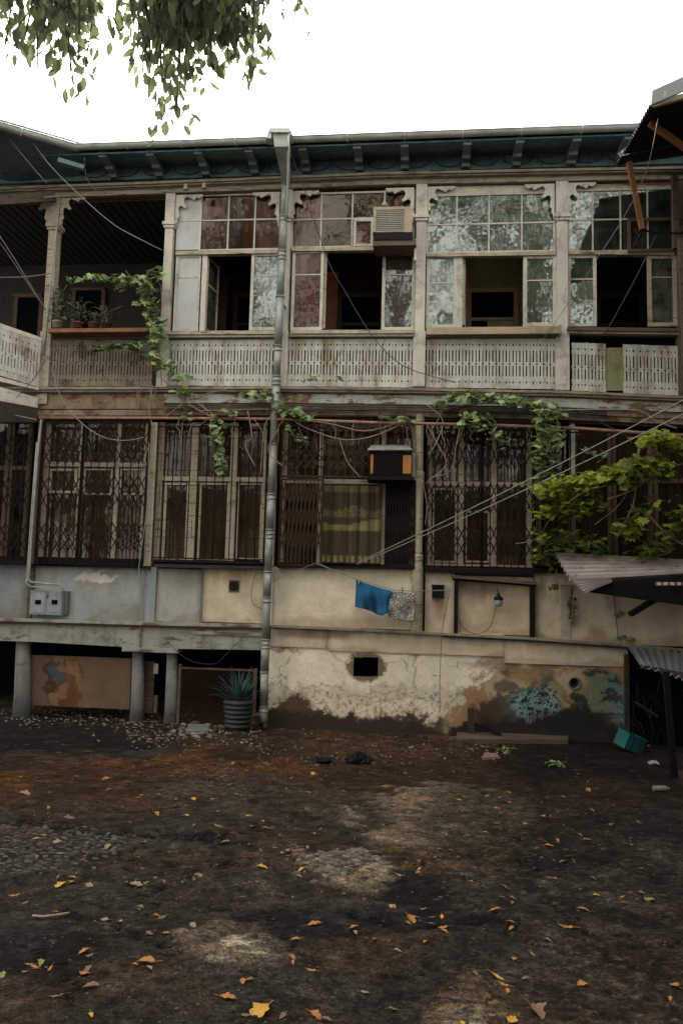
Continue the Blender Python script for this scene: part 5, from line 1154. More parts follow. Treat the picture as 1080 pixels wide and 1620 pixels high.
vine('lime_vine', 'thick lime green vine bush spilling over the corrugated canopy at right', [
    ([(855, 780), (890, 765), (930, 758), (975, 745), (1010, 735)], 20, 210, .10, .17, -1.1, -.5, .75), ([(860, 805), (900, 800), (940, 790)], 26, 120, .10, .16, -1.0, -.4, .5), ([(850, 845), (880, 860), (920, 850), (960, 870)], 24, 90, .09, .15, -.9, -.4, .28),
    ([(1010, 700), (1040, 690), (1075, 700)], 18, 60, .12, .19, -1.4, -.8, .7), ([(985, 760), (1020, 730), (1060, 740)], 22, 75, .13, .22, -1.4, -.8, .42), ([(985, 820), (1000, 850), (1030, 790)], 18, 40, .13, .22, -1.2, -.7, .4), ([(845, 880), (870, 890)], 12, 30, .08, .13, -.7, -.3, .3), ([(1010, 870), (1060, 860), (1075, 800)], 26, 60, .10, .17, -1.2, -.6, .2), ([(878, 922), (870, 935)], 5, 5, .1, .14, -.4, -.3, .4)],
    [([(890, 800), (930, 775), (980, 760), (1010, 715), (1015, 690)], -.9, .014), ([(1010, 700), (1005, 760), (1000, 800), (975, 850)], -.9, .010), ([(1012, 720), (985, 790), (940, 830)], -.8, .008), ([(960, 790), (1000, 775), (1060, 740), (1100, 730)], -.9, .012), ([(1020, 810), (1060, 850), (1100, 870)], -.9, .016), ([(880, 800), (850, 850), (815, 860)], -.6, .007), ([(895, 925), (905, 960), (903, 985)], -.12, .006)],
    'leaf_lime', 14, P(960, 880, -.6), [(q, 900, 60, -.15) for q in (870, 880, 892, 930, 948)])
ivy = MB(); cc = []; r_ = random.Random(5)
for i in range(34): addleaf(ivy, cc, P(903+r_.gauss(0, 3), r_.uniform(945, 990), -.05-r_.random()*.06), (r_.gauss(0, .4), -1, .2), (0, 0, -1), r_.uniform(.04, .07), r_.random()*.3)
for x_, yy in ((975, 972), (982, 968), (978, 1008), (994, 1012), (1000, 1010), (986, 1006)): addleaf(ivy, cc, P(x_, yy, -.05), (0, -1, .2), (0, 0, -1), .09, .2)
t = thing('ivy', 'small dark ivy climbing the cream wall under the corrugated canopy', 'ivy', P(903, 990, -.03)); part(ivy, 'leaves', M['leaf_vine'], t, False, np.array(cc)); part(MB().tube(wob([(906, 925), (903, 950), (904, 992)], -.03), .008, 5), 'stems', M['iron_brown'], t); part(MB().tube(wob([(965, 895), (972, 960), (977, 1010)], -.03), .006, 5), 'stem', M['iron_brown'], t)

# ================================================================== CANOPY (mid right)
K = thing('corrugated_canopy', 'rusty corrugated sheet canopy sagging from the wall under the lime vine', 'canopy', P(980, 900, -.4))
def sheetpx(mb, c4, y4, waves, amp, **k):
    q = [P(a, b, y) for (a, b), y in zip(c4, y4)]; return sheet(mb, q[0], q[1], q[2], q[3], waves, amp, **k)
# ribs run left-right; waves counted down the slope
part(sheetpx(MB(), [(877, 876), (901, 918), (1120, 905), (1100, 889)], [-.5, -1.15, -1.25, -.5], 6, .038, nj=3), 'sheet', M['corr'], K)
part(sheetpx(MB(), [(899, 915), (925, 938), (968, 921), (965, 915)], [-1.12, -1.3, -1.28, -1.15], 6, .014, nj=3), 'torn_sheet', M['corr'], K)
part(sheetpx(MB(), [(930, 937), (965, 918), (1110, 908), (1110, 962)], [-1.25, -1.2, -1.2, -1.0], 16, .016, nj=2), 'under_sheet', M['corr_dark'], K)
part(sheetpx(MB(), [(1036, 921), (1110, 921), (1110, 926), (1036, 926)], [-1.3]*4, 7, .02), 'sheet_edge', M['corr'], K)
part(MB().bar(P(996, 972, -1.15), P(1036, 948, -1.0), .09, .07), 'broken_beam', M['black_iron'], K)
part(MB().bar(P(940, 930, -1.0), P(1110, 930, -1.0), .06, .08), 'canopy_beam', M['black_iron'], K)
# ================================================================== SHED lower right
SH = thing('lean_to_shed', 'dark lean-to shed with grey corrugated roof at the right of the yard', 'shed', P(1040, 1150, -.8))
part(sheetpx(MB(), [(990, 1020), (1110, 1033), (1110, 1085), (1012, 1052)], [-.05, -.05, -1.4, -1.1], 9, .022, nj=3), 'roof_sheet', M['corr_grey'], SH)
part(MB().box(P(990, 1100)[0], 5.0, .02, .06, -.2, P(1030, 1024)[2]), 'back_boards', M['black'], SH)
part(MB().bar(P(990, 1035, -.1), (P(990, 1035, -.1)[0], -.1, 0), .06, .1), 'post', M['wood_dark'], SH)
a = GG(1066, 1228); part(MB().bar(P(1052, 1062, a[1]), a, .07, .07), 'post', M['black_iron'], SH)  # post coloured near black to stand in for the shed's shade
a2 = P(1012, 1056, -1.05); part(MB().bar(P(1012, 1054, -1.05), P(1120, 1075, -1.3), .06, .06), 'roof_beam', M['wood_dark'], SH)
part(MB().bar(P(1003, 1110, -.5), P(1040, 1134, -.6), .03, .03), 'loose_stick', M['wood_dark'], SH)
nt2 = MB(); r_ = random.Random(9)
for i in range(26): a = P(r_.uniform(1000, 1060), r_.uniform(1100, 1190), -.6-r_.random()*.4); nt2.bar(a, a+np.array([r_.uniform(-.25, .25), .05, r_.uniform(.15, .4)]), .012, .008)
part(nt2, 'stacked_sticks', M['black_iron'], SH)  # wooden sticks, shed shade put into their near-black colour

# ================================================================== GROUND OBJECTS
def groundbox(name, label, cat, corners, h, m, lift=.0, group=None):  # corners px on ground
    q = [GG(*c) for c in corners]; c = sum(q)/len(q); mb = MB(); mb.hexa([p+np.array([0, 0, lift]) for p in q]+[p+np.array([0, 0, lift+h]) for p in q]); return tag(mb.build(name, m, None, loc=c), label, cat, group)
pw_ = GG(740, 1165)
b = thing('plank_with_post', 'long brown plank on the ground with upright post and diagonal brace', 'timber', GG(800, 1170))
q = [GG(722, 1176), GG(898, 1177), GG(898, 1168), GG(722, 1166)]
part(MB().hexa([p for p in q]+[p+np.array([0, 0, .07]) for p in q]), 'plank', M['wood_mid'], b)
p0 = GG(745, 1168); part(MB().bar(p0, P(744, 1120, p0[1]), .10, .10), 'post', M['wood_dark'], b); part(MB().bar(P(750, 1146, p0[1]), GG(792, 1172)+np.array([0, 0, .09]), .06, .05), 'brace', M['black_iron'], b)
p0 = GG(892, 1166); tag(MB().bar(p0, P(890, 1120, p0[1]+.1), .05, .05).build('stick', M['wood_mid'], None, loc=p0), 'short upright stick leaning on the blue stained wall', 'stick')
def rock(name, label, cat, c, r, m, seed, flat=.6, colr=None, group=None):
    r_ = random.Random(seed); mb = MB(); n_, k_ = 14, 8
    for j in range(k_+1):
        th = math.pi*j/k_
        for i in range(n_):
            ph = 2*math.pi*i/n_; rr = 1+.16*math.sin(ph*2+seed)+.12*math.sin(ph*3+th*4+seed*2)+r_.uniform(-.05, .05)
            mb.v.append((c[0]+r*rr*math.sin(th)*math.cos(ph), c[1]+r*.8*rr*math.sin(th)*math.sin(ph), c[2]+r*flat*(math.cos(th)*rr+.5)))
    for j in range(k_):
        for i in range(n_): mb.f.append((j*n_+i, j*n_+(i+1) % n_, (j+1)*n_+(i+1) % n_, (j+1)*n_+i))
    return tag(mb.build(name, m, None, True, None, loc=c), label, cat, group)
mossy = weathered('mossy_stone', (.11, .11, .07), under=(.16, .14, .10), peel=.45, pscale=14, bs=.9)
rock('boulder', 'rounded mossy boulder at the foot of the wall beside the plank', 'stone', GG(713, 1158), .27, mossy, 4, .75)
rock('rubble_lump', 'dark rubble lump against the wall left of the mossy boulder', 'stone', GG(648, 1152), .20, M['wood_dark'], 9, .55)
# teal crate
ct = GG(996, 1188); CT = thing('plastic_crate', 'translucent teal plastic crate tipped on the dark ground by the shed', 'crate', ct)
teal = plain('teal_plastic', (.015, .11, .11), .4, .25, 5, trans=.2); mtx = Matrix.Translation(Vector(ct)+Vector((0, 0, .15))) @ Matrix.Rotation(R(22), 4, 'Y') @ Matrix.Rotation(R(25), 4, 'Z')
def crate(parts_):
    mb = MB()
    for (x0, x1, y0_, y1_, z0_, z1_) in parts_:
        m2 = MB().box(x0, x1, y0_, y1_, z0_, z1_); k0 = len(mb.v); mb.v += [tuple(mtx @ Vector(v)) for v in m2.v]; mb.f += [tuple(k0+i for i in f_) for f_ in m2.f]
    return mb
part(crate([(-.17, .17, -.13, -.12, -.12, .12), (-.17, .17, .12, .13, -.12, .12), (-.17, -.16, -.12, .12, -.12, .12), (.16, .17, -.12, .12, -.12, .12), (-.16, .16, -.12, .12, -.12, -.11)]), 'crate_body', teal, CT)
part(crate([(-.18, .18, -.145, -.131, .095, .12), (-.18, .18, .131, .145, .095, .12), (-.185, -.171, -.131, .131, .095, .12), (.171, .185, -.131, .131, .095, .12)]+[(x_, x_+.012, -.138, -.131, -.12, .09) for x_ in (-.1, 0, .1)]), 'crate_rim', teal, CT)
d_ = GG(512, 1206); tag(MB().lathe(d_, [(.001, .0), (.09, .0), (.12, .05), (.11, .05), (.085, .012), (.001, .012)], 20).build('dish', M['black_iron'], None, True, None, loc=d_), 'small round black dish on the ground below the vent hole', 'dish')
def crumple(name, label, cat, c, r, m, seed):
    r_ = random.Random(seed); mb = MB(); n_ = 16
    for j in range(n_+1):
        for i in range(n_+1):
            u, v_ = i/n_*2-1, j/n_*2-1; k = max(0, 1-(u*u+v_*v_)*.6)
            mb.v.append((c[0]+u*r*(1+r_.uniform(-.15, .15)), c[1]+v_*r*.7*(1+r_.uniform(-.15, .15)), c[2]+.01+r*k*r_.uniform(.15, .8)))
    for j in range(n_):
        for i in range(n_): q = j*(n_+1)+i; mb.f.append((q, q+1, q+n_+2, q+n_+1))
    o = mb.build(name, m, None, False, None, loc=c); return tag(o, label, cat)
crumple('rag', 'crumpled black plastic rag on the ground right of the dish', 'rag', GG(567, 1204), .17, M['black_iron'], 2)
whitepl = plain('dirty_white_plastic', (.22, .22, .21), .5, .2, 8)
crumple('plastic_bag', 'small crumpled white plastic scrap near the shed', 'plastic scrap', GG(1033, 1208), .07, whitepl, 3)
c = GG(1046, 1252); tag(MB().tube([c+np.array([-.09, 0, .03]), c+np.array([.05, .03, .03]), c+np.array([.07, .035, .03]), c+np.array([.09, .04, .03])], [.03, .03, .014, .014], 10).build('plastic_bottle', M['grey_stone'], None, loc=c), 'grey plastic bottle lying on the dark yard below the white scrap', 'bottle')
groundbox('concrete_slab', 'thin pale concrete slab lying left of the plant tub', 'slab', [(293, 1161), (329, 1161), (331, 1152), (300, 1150)], .05, M['grey_stone'])
groundbox('paving_stone', 'reddish flat stone near the plank', 'stone', [(762, 1203), (790, 1203), (784, 1195), (766, 1194)], .03, plain('red_stone', (.17, .10, .08), .8, .3, 8))
groundbox('paving_stone', 'pale broken stone at the bottom edge of the picture', 'stone', [(735, 1634), (775, 1634), (770, 1617), (742, 1617)], .02, M['grey_stone'])
weed_spots = ((798, 1192, .16, 'small green weed growing before the long plank'), (878, 1212, .13, 'dim small weed right of the other weed'), (844, 1168, .13, 'small weed at the foot of the wall behind the plank'))
for x_, yy, s_, lab in weed_spots:
    c = GG(x_, yy); mb = MB(); cc = []; r_ = random.Random(int(x_))
    for i in range(46):
        a = r_.uniform(0, 6.28); rr = s_*r_.random(); addleaf(mb, cc, c+np.array([math.cos(a)*rr, math.sin(a)*rr, s_*.6*r_.random()+.01]), (math.cos(a)*.6, math.sin(a)*.6, 1), (math.cos(a), math.sin(a), .2), r_.uniform(.025, .05), r_.random()*.6)
    tag(mb.build('weed', M['leaf_vine'], None, False, np.array(cc), loc=c), lab, 'weed', 'weeds by the wall')
# pebbles and rubble
def lumps(name, label, spots, m, seed):
    r_ = random.Random(seed); mb = MB(); cc = []; oct_ = [(1, 0, 0), (0, 1, 0), (-1, 0, 0), (0, -1, 0)]
    for (p, s_, col) in spots:
        k0 = len(mb.v); n_ = 7; ang = r_.random()*6
        for lv, (rr, hh) in enumerate(((1, 0), (.92, .35), (.55, .6))):
            for i in range(n_):
                a = ang+2*math.pi*i/n_; q = rr*s_*(1+.22*math.sin(a*2+ang*3)+r_.uniform(-.1, .1)); mb.v.append((p[0]+q*math.cos(a), p[1]+q*math.sin(a)*.75, p[2]+hh*s_-.1*s_)); cc.append(col)
        for lv in range(2):
            for i in range(n_): mb.f.append((k0+lv*n_+i, k0+lv*n_+(i+1) % n_, k0+(lv+1)*n_+(i+1) % n_, k0+(lv+1)*n_+i))
        mb.f.append(tuple(k0+2*n_+i for i in range(n_)))
    o = mb.build(name, m, None, True, np.array(cc)); return tag(o, label, 'stones', None, 'stuff')
r_ = random.Random(21); sp_ = []
tries = 0
while len(sp_) < 420 and tries < 9000:
    tries += 1; x_, yy = r_.uniform(-60, 200), r_.uniform(1308, 1385)
    if yy < 1304+.03*x_+12*(x_ > 150) or yy > 1378-.22*max(0, x_-40): continue
    p = GG(x_, yy); s_ = r_.uniform(.022, .045)
    if all((p[0]-q[0][0])**2+(p[1]-q[0][1])**2 > (1.35*max(s_, q[1]))**2 for q in sp_): g_ = r_.uniform(.02, .065); sp_.append((p, s_, (g_, g_*.88, g_*.75)))
sp_ = [(q[0]-np.array([0, 0, q[1]*.46]), q[1], q[2]) for q in sp_ if r_.random() > .12]
lumps('cobbles', 'patch of rounded cobbles set in the asphalt at left', sp_, M['vc_stone'], 1)
sp_ = []
def scat(n, fx, fy, s0, s1, cols):
    for i in range(n):
        p = GG(fx(), fy()); c = r_.choice(cols); k = r_.uniform(.22, .55); sp_.append((p, r_.uniform(s0, s1), tuple(q*k for q in c)))
pale = [(.38, .31, .23), (.28, .20, .13), (.42, .38, .32), (.2, .12, .07)]
scat(150, lambda: r_.gauss(545, 28), lambda: r_.gauss(1362, 9), .012, .035, [(.30, .26, .20), (.2, .16, .12), (.15, .11, .08)])
scat(520, lambda: r_.gauss(150, 95), lambda: r_.gauss(1133, 9), .010, .028, pale); scat(330, lambda: r_.uniform(200, 420), lambda: r_.gauss(1160, 13), .010, .028, pale)
scat(330, lambda: r_.uniform(400, 800), lambda: r_.gauss(1185, 18), .008, .022, pale); scat(60, lambda: r_.gauss(315, 25), lambda: r_.gauss(1157, 6), .03, .06, pale)
scat(380, lambda: r_.uniform(-20, 1080), lambda: r_.uniform(1180, 1420), .006, .014, [(.14, .11, .09), (.25, .2, .16), (.07, .06, .05)])
scat(480, lambda: r_.uniform(-20, 1090), lambda: r_.uniform(1380, 1640), .003, .009, [(.10, .09, .08), (.16, .13, .10), (.05, .045, .04)])
scat(90, lambda: r_.gauss(345, 26), lambda: r_.gauss(1225, 12), .012, .03, [(.09, .07, .05), (.14, .11, .08)])
lumps('rubble', 'loose crumbs of stone and plaster strewn over the yard', sp_, M['vc_stone'], 2)

# fallen leaves, each one an object
def leafmesh(name, m, seed):
    r_ = random.Random(seed); n_ = 9; mb = MB(); cur = r_.uniform(-.35, .35); cl = r_.uniform(.2, .5)
    for j in range(n_+1):
        t = j/n_; hw = (.20+.08*(seed % 3))*math.sin(math.pi*t**.8)*(1+.22*math.sin(j*2.1+seed)); y0_ = t-.5
        for s_ in (-1, -.5, 0, .5, 1): mb.v.append((s_*hw+cur*.25*math.sin(t*3), y0_, .06+cl*.45*(s_*hw)**2*4+.14*math.sin(t*3+seed)+.03*math.sin(j*1.7+s_*4)))
    for j in range(n_):
        for i in range(4): q = j*5+i; mb.f.append((q, q+1, q+6, q+5))
    mb.tube([(0, -.5, .05), (.03, -.72, .09), (.02, -.9, .08)], [.02, .015, .012], 4)
    V = mb.v; me = bpy.data.meshes.new(name); me.from_pydata(V, [], mb.f); me.materials.append(M[m]); me.update(); return me
LM = {m: [leafmesh('leaf', m, s_) for s_ in range(4)] for m in ('fl_yellow', 'fl_orange', 'fl_brown', 'fl_tan', 'fl_green')}
LLAB = {'fl_yellow': 'small bright yellow fallen leaf lying on the yard', 'fl_orange': 'orange fallen leaf curled on the yard', 'fl_brown': 'dull brown fallen leaf on the yard', 'fl_tan': 'pale tan dried leaf on the yard', 'fl_green': 'yellow green fallen leaf on the yard'}
LG = {'fl_yellow': 'yellow fallen leaves', 'fl_orange': 'orange fallen leaves', 'fl_brown': 'brown fallen leaves', 'fl_tan': 'tan fallen leaves', 'fl_green': 'greenish fallen leaves'}
big = [(90, 1175, 6, 'y'), (155, 1172, 7, 'y'), (181, 1216, 10, 'y'), (30, 1237, 14, 't'), (39, 1262, 18, 't'), (168, 1237, 14, 'o'), (172, 1254, 10, 't'), (76, 1284, 10, 'o'), (110, 1298, 16, 'b'), (134, 1310, 8, 'o'), (217, 1264, 9, 'g'),
 (58, 1328, 14, 'y'), (90, 1333, 14, 't'), (134, 1348, 14, 'o'), (170, 1340, 18, 't'), (226, 1334, 14, 'y'), (307, 1265, 9, 'y'), (337, 1265, 14, 'o'), (280, 1278, 11, 'o'), (248, 1291, 12, 'o'), (295, 1296, 10, 'y'), (375, 1261, 9, 'o'), (262, 1209, 13, 't'), (369, 1209, 10, 'o'),
 (95, 1397, 17, 'y'), (114, 1385, 14, 'o'), (143, 1398, 14, 't'), (23, 1412, 17, 'o'), (41, 1424, 9, 'o'), (87, 1441, 10, 'o'), (190, 1457, 12, 'y'), (215, 1397, 24, 't'), (222, 1398, 20, 't'), (240, 1475, 10, 'o'), (258, 1446, 18, 'b'), (132, 1504, 17, 'o'), (64, 1522, 16, 'g'), (58, 1530, 14, 'b'), (134, 1538, 20, 'o'), (231, 1524, 28, 'o'), (5, 1546, 14, 'g'), (144, 1561, 24, 'b'), (90, 1578, 22, 'b'),
 (415, 1372, 17, 'y'), (476, 1375, 14, 'y'), (454, 1354, 10, 'y'), (473, 1350, 9, 'y'), (425, 1342, 0, 'y'), (484, 1368, 12, 't'), (500, 1389, 0, 'o'), (457, 1334, 9, 'o'), (486, 1340, 10, 't'), (356, 1334, 14, 't'), (345, 1312, 16, 't'), (313, 1382, 12, 't'), (424, 1312, 14, 't'), (392, 1295, 9, 'y'), (508, 1311, 10, 'o'), (495, 1225, 10, 'y'), (453, 1247, 10, 'o'), (400, 1240, 0, 'o'),
 (498, 1457, 22, 'o'), (467, 1481, 15, 'o'), (463, 1518, 13, 'o'), (492, 1530, 17, 'o'), (385, 1551, 18, 'o'), (362, 1575, 26, 'o'), (411, 1596, 34, 'y'), (500, 1598, 20, 'o'), (515, 1603, 18, 'b'), (145, 1610, 8, 'y'), (410, 1410, 0, 'b'), (386, 1397, 10, 'b'),
 (561, 1462, 20, 'o'), (554, 1347, 13, 'o'), (619, 1428, 11, 'y'), (652, 1449, 21, 'o'), (698, 1445, 12, 'y'), (700, 1463, 15, 'o'), (673, 1485, 8, 'o'), (629, 1500, 10, 't'), (594, 1480, 14, 'b'), (782, 1440, 19, 'o'), (808, 1466, 13, 'o'), (811, 1415, 8, 'o'), (871, 1385, 17, 'b'), (895, 1463, 22, 'o'), (1026, 1419, 19, 'g'), (981, 1415, 14, 'o'), (943, 1413, 8, 'y'), (920, 1553, 16, 'o'), (1065, 1554, 17, 'o'), (1060, 1577, 12, 'o'),
 (788, 1542, 20, 'y'), (796, 1552, 20, 'o'), (802, 1562, 12, 'o'), (809, 1605, 20, 'y'), (850, 1597, 30, 'b'), (858, 1582, 12, 't'), (622, 1587, 13, 'g'), (732, 1614, 14, 'y'), (812, 1512, 14, 'o'), (867, 1486, 9, 't'), (842, 1505, 12, 'o'), (743, 1392, 8, 'y'), (796, 1397, 14, 'b'), (749, 1392, 0, 'y'), (777, 1384, 10, 'o'), (921, 1434, 18, 't'), (868, 1341, 13, 'y'), (888, 1362, 12, 'b'), (849, 1346, 9, 'o'), (882, 1332, 8, 'o'), (830, 1304, 11, 'o'), (858, 1290, 8, 'o'), (802, 1254, 13, 'o'), (726, 1263, 9, 'y'), (672, 1262, 12, 'o'), (691, 1286, 11, 'b'), (695, 1339, 9, 't'), (662, 1370, 10, 'y'), (660, 1377, 12, 't'), (634, 1382, 20, 't'), (705, 1316, 7, 'o'), (770, 1256, 10, 'o'), (930, 1251, 14, 'o'), (967, 1310, 14, 'b'), (1010, 1302, 16, 'b'), (928, 1333, 12, 'o'), (1012, 1352, 8, 'o'), (649, 1180, 10, 'y'), (543, 1190, 8, 'y'), (702, 1200, 12, 't'), (640, 1220, 10, 'o'), (742, 1231, 10, 't'), (590, 1206, 12, 'g')]
kk = {'y': 'fl_yellow', 'o': 'fl_orange', 'b': 'fl_brown', 't': 'fl_tan', 'g': 'fl_green'}
r_ = random.Random(77)
allv = [q for q in big if q[2] > 0]
for i in range(160):
    q = r_.choice(big[:100]); k_ = r_.gauss(0, 1)
    if i % 3: xx_, yy = q[0]+r_.gauss(0, 22), q[1]+r_.gauss(0, 6)
    else: xx_, yy = r_.uniform(0, 1080), 1150+430*r_.random()**1.4
    yy = min(1600, max(1150, yy)) if i < 95 else r_.uniform(1155, 1400); allv.append((xx_, yy, 5+(yy-1150)*.026*r_.uniform(.4, 1), r_.choice('obbbtt')))
BANDS = [(1180, 'at the foot of the house'), (1240, 'level with the black dish'), (1300, 'just beyond the cobbles'), (1345, 'level with the cobbles'), (1390, 'level with the broken concrete patch'), (1440, 'just nearer than the concrete patch'), (1520, 'level with the pale round patch'), (1570, 'just nearer than the pale round patch'), (9999, 'closest to the camera')]
ORD = ['leftmost', 'second', 'third', 'fourth', 'fifth', 'sixth', 'seventh', 'eighth', 'ninth', 'tenth', 'eleventh', 'twelfth', 'thirteenth', 'fourteenth', 'fifteenth', 'sixteenth', 'seventeenth', 'eighteenth', 'nineteenth', 'twentieth']
CN = {'y': 'bright yellow', 'o': 'orange', 'b': 'brown', 't': 'pale tan', 'g': 'greenish'}
bnd = lambda yy: next(n_ for k_, n_ in BANDS if yy < k_)
seq = {}
for q in sorted(allv, key=lambda q: q[0]): seq.setdefault((q[3], bnd(q[1])), []).append(q)
for (x_, yy, wpx, c) in allv:
    L_ = seq[(c, bnd(yy))]; i_ = L_.index((x_, yy, wpx, c)); lab_ = ('%s fallen leaf%s, %s' % (CN[c], '' if len(L_) == 1 else (', leftmost of its kind' if i_ == 0 else ', %s such from left' % ORD[min(i_, 19)]), bnd(yy)))
    p = GG(x_, yy, .004); d = np.linalg.norm(p-CAM); s_ = max(.045, min(.12, wpx*d/F*1.0)); m = kk[c]
    o = bpy.data.objects.new('fallen_leaf', r_.choice(LM[m])); sc.collection.objects.link(o); o.location = p; o.scale = (s_, s_, s_); o.rotation_euler = (r_.uniform(-.2, .2), r_.uniform(-.2, .2), r_.uniform(0, 6.28)); o.scale[2] = s_*.7; o.scale[0] = s_*r_.uniform(.7, 1.15)
    tag(o, lab_, 'leaf', LG[m])
st = GG(60, 1452); tag(MB().tube([GG(52, 1450)+np.array([0, 0, .012]), GG(70, 1453)+np.array([0, 0, .015]), GG(95, 1450)+np.array([0, 0, .02]), GG(110, 1444)+np.array([0, 0, .012])], .006, 6).build('twig', M['twig'], None, True, None, loc=st), 'thin curved twig lying on the dark asphalt at lower left', 'twig')

# ================================================================== TREE over the yard
T = thing('leafy_tree', 'tree overhanging the yard with leafy twigs hanging into the sky at upper left', 'tree', (-4.5, -17, gz(-15)))
tb = Vector((-4.5, -17, gz(-15)-.1))
part(MB().tube([tb, tb+Vector((.1, .1, 2)), tb+Vector((.0, .4, 4.2)), tb+Vector((.3, 1.2, 6.5))], [.34, .27, .22, .14], 14), 'trunk', M['bark'], T, True)
lf = MB(); cc = []; tw = MB(); r_ = random.Random(99)
def tleaf(p, d, s_, c):
    d = Vector(d).normalized(); n_ = Vector((r_.gauss(0, .7), r_.gauss(0, .7), r_.gauss(0, .7))).cross(d)
    n_ = n_.normalized() if n_.length > 1e-3 else d.orthogonal().normalized(); u = d.cross(n_).normalized(); p = Vector(p); k0 = len(lf.v)
    w_ = s_*.24
    lf.v += [tuple(p), tuple(p+d*s_*.35+u*w_+n_*w_*.35), tuple(p+d*s_*.72+u*w_*.75+n_*w_*.25), tuple(p+d*s_), tuple(p+d*s_*.72-u*w_*.75+n_*w_*.25), tuple(p+d*s_*.35-u*w_+n_*w_*.35), tuple(p+d*s_*.5)]
    lf.f += [(k0, k0+1, k0+6), (k0+1, k0+2, k0+6), (k0+2, k0+3, k0+6), (k0+3, k0+4, k0+6), (k0+4, k0+5, k0+6), (k0+5, k0, k0+6)]; cc.extend([[c]*3]*7)
def spray(p0, p1, n, s0=.07, s1=.11, spread=.10, bias=.4):
    p0, p1 = Vector(p0), Vector(p1); mid = p0.lerp(p1, .5)+Vector((r_.gauss(0, .06), r_.gauss(0, .06), .05)); pts_ = [p0, p0.lerp(mid, .5)+Vector((0, 0, .02)), mid, p1]; tw.tube(pts_, [.012, .009, .006, .004], 4)
    for i in range(n):
        t = (i+r_.random())/n; q = p0.lerp(mid, t*2) if t < .5 else mid.lerp(p1, t*2-1); d = (p1-p0).normalized()*.5+Vector((r_.gauss(0, .55), r_.gauss(0, .55), -.55+r_.gauss(0, .35)))
        q = q+Vector((r_.gauss(0, spread), r_.gauss(0, spread), r_.gauss(0, spread*.8))); tleaf(q, d, r_.uniform(s0, s1)*1.05, min(1, max(0, r_.gauss(bias, .25))))
# hanging twigs, from above the frame to their tips
tips = [(10, 70), (25, 85), (40, 60), (55, 92), (70, 70), (85, 100), (60, 108), (100, 85), (95, 112), (112, 120), (125, 95), (128, 148), (118, 138), (135, 108), (120, 60), (30, 40), (60, 30), (90, 40), (110, 30), (15, 50), (135, 30), (75, 50), 
 (212, 60), (218, 90), (225, 110), (232, 70), (238, 130), (245, 95), (250, 165), (262, 178), (272, 192), (245, 200), (268, 150), (280, 170), (258, 130), (290, 178), (285, 140), (275, 110), (300, 150), (305, 120), (320, 128), (315, 90), (330, 100), (345, 110), (322, 60), (340, 75), (352, 60), (365, 80), (360, 95), (375, 60), (385, 95), (398, 105), (405, 112), (395, 70), (410, 90), (385, 40), (400, 40), (300, 60), (285, 70), (265, 60), (250, 50), (230, 35), (210, 25), (330, 30), (350, 25), (295, 30), (270, 25), (312, 40), (375, 20), (345, 45), (440, 20), (462, 38), (455, 12), (425, 15)]
for (x_, yy) in tips:
    d = r_.uniform(5.0, 6.4); x0 = x_+r_.gauss(0, 9)+(10 if x_ > 380 else 0); p1 = A(x_, yy, d); p0 = A(x0, -70, d*1.01+.05); L_ = np.linalg.norm(np.array(p1)-np.array(p0))
    spray(p0, p1, int(8+L_*19) if x_ < 420 else 8, .065, .105, .065, .35)
for i in range(54):
    x_ = r_.uniform(235, 385); d = r_.uniform(5.2, 6.6); spray(A(x_+r_.gauss(0, 20), -60, d), A(x_, r_.uniform(15, 85), d), 17, .065, .10, .07, .25)
for i in range(13):
    x_ = r_.uniform(-20, 135); d = r_.uniform(5.2, 6.6); spray(A(x_+r_.gauss(0, 20), -60, d), A(x_, r_.uniform(0, 55), d), 15, .065, .10, .07, .25)
for (x_, yy) in ((398, 104), (405, 100), (388, 110), (250, 195), (262, 190), (295, 170), (300, 178)): tleaf(A(x_, yy, 5.4), (r_.gauss(0, .5), 0, -1), .11, .4)
# limbs reaching over the camera and the crown above and behind it
top = tb+Vector((.2, .9, 5.6)); lb = MB()
for e in [A(60, -90, 5.6), A(280, -90, 5.8), A(400, -90, 5.6)]:
    e = Vector(e); lb.tube([top, top.lerp(e, .35)+Vector((0, 0, .9)), top.lerp(e, .7)+Vector((0, 0, .8)), e], [.13, .09, .06, .02], 8)
cl = []
for i in range(46):
    a = r_.uniform(0, 6.28); rr = 4.6*math.sqrt(r_.random()); cpt = top+Vector((rr*math.cos(a), rr*math.sin(a)*.9-1.2, r_.uniform(-.6, 4.2)*(1-rr/7))); px_, py_ = proj(cpt)
    if (cpt-Vector(CAM)).dot(Vector(FW)) > -.5 and -260 < px_ < 1300 and -420 < py_: continue
    cl.append(cpt); lb.tube([top, top.lerp(cpt, .5)+Vector((0, 0, .3)), cpt], [.07, .045, .012], 6)
for cpt in cl:
    for k in range(75):
        q = cpt+Vector((r_.gauss(0, .55), r_.gauss(0, .55), r_.gauss(0, .42))); qv = q-Vector(CAM)
        if qv.dot(Vector(FW)) > 0 and -60 < proj(q)[0] < 1140 and proj(q)[1] > -120: continue
        tleaf(q, (r_.gauss(0, 1), r_.gauss(0, 1), -.5), r_.uniform(.14, .26), r_.random()*.8)
part(lb, 'limb', M['bark'], T, True); part(lf, 'crown', M['leaf_tree'], T, False, np.array(cc)); part(tw, 'twigs', M['bark'], T)

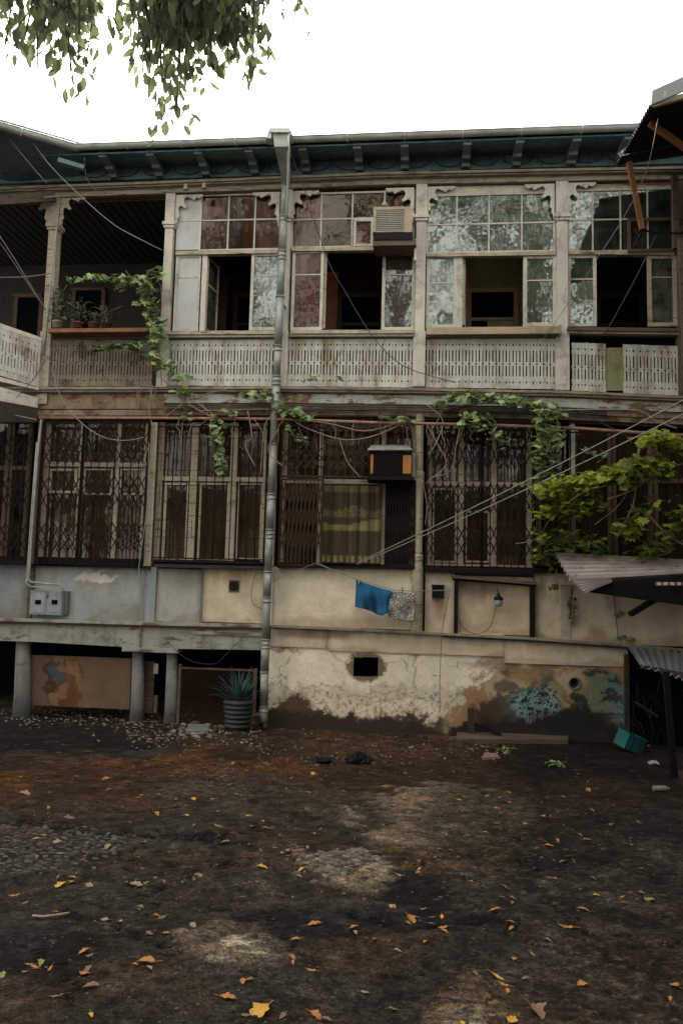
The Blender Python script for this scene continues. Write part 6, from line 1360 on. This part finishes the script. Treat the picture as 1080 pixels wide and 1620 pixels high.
# trees standing across the yard, behind the photographer (they show in the panes)
def backtree(x0, y0_, h, seed, label):
    global lf, cc
    r2 = random.Random(seed); t = thing('leafy_tree', label, 'tree', (x0, y0_, .9), 'trees across the yard'); b0 = Vector((x0, y0_, .8)); lf = MB(); cc = []; lb = MB()
    part(MB().tube([b0, b0+Vector((.1, 0, h*.3)), b0+Vector((-.1, .1, h*.7))], [.3, .22, .09], 12), 'trunk', M['bark'], t, True)
    for i in range(105):
        a = r2.uniform(0, 6.28); zz = r2.uniform(.18, 1.0); rr = 3.6*math.sin(math.pi*min(1, (zz-.05)/1.08))**.6*r2.random()**.5+.3; cpt = b0+Vector((rr*math.cos(a), rr*math.sin(a), h*zz)); s_ = b0+Vector((0, 0, h*zz*.7)); lb.tube([s_, cpt], [.06, .015], 5)
        for k in range(40): tleaf(cpt+Vector((r2.gauss(0, .55), r2.gauss(0, .55), r2.gauss(0, .45))), (r2.gauss(0, 1), r2.gauss(0, 1), -.4), r2.uniform(.26, .44), r2.random()*.8)
    part(lb, 'limb', M['bark'], t, True); part(lf, 'crown', M['leaf_tree'], t, False, np.array(cc))
for q in ((4.6, -19.5, 23, 1, 'slender tree standing across the yard on the right'), (-1.2, -21.0, 25, 2, 'tall tree standing across the yard in the middle'), (10.5, -21.5, 24, 5, 'far tree across the yard beyond the slender one'), (-8.5, -21, 24, 6, 'broad tree across the yard on the left'), (-14.5, -20, 22, 7, 'outermost tree across the yard on the far left')): backtree(*q)
BH = thing('added_opposite_house', 'unseen plain house added opposite the galleries to shade the yard', 'house', (0, -27, 0))  # unseen building, added behind the camera for its shade and reflection
part(MB().box(-14, 12, -31, -27, 0, 6.2), 'wall', M['cream_wood'], BH); part(MB().hexa([(-14.6, -31.5, 6.2), (12.6, -31.5, 6.2), (12.6, -26.4, 6.2), (-14.6, -26.4, 6.2), (-14.6, -29.6, 7.8), (12.6, -29.6, 7.8), (12.6, -29.2, 7.8), (-14.6, -29.2, 7.8)]), 'roof', M['corr_dark'], BH)
for i in range(5): part(MB().box(-11+i*4.6, -9.8+i*4.6, -26.99, -26.9, 3.4, 5.2), 'window', M['black'], BH)
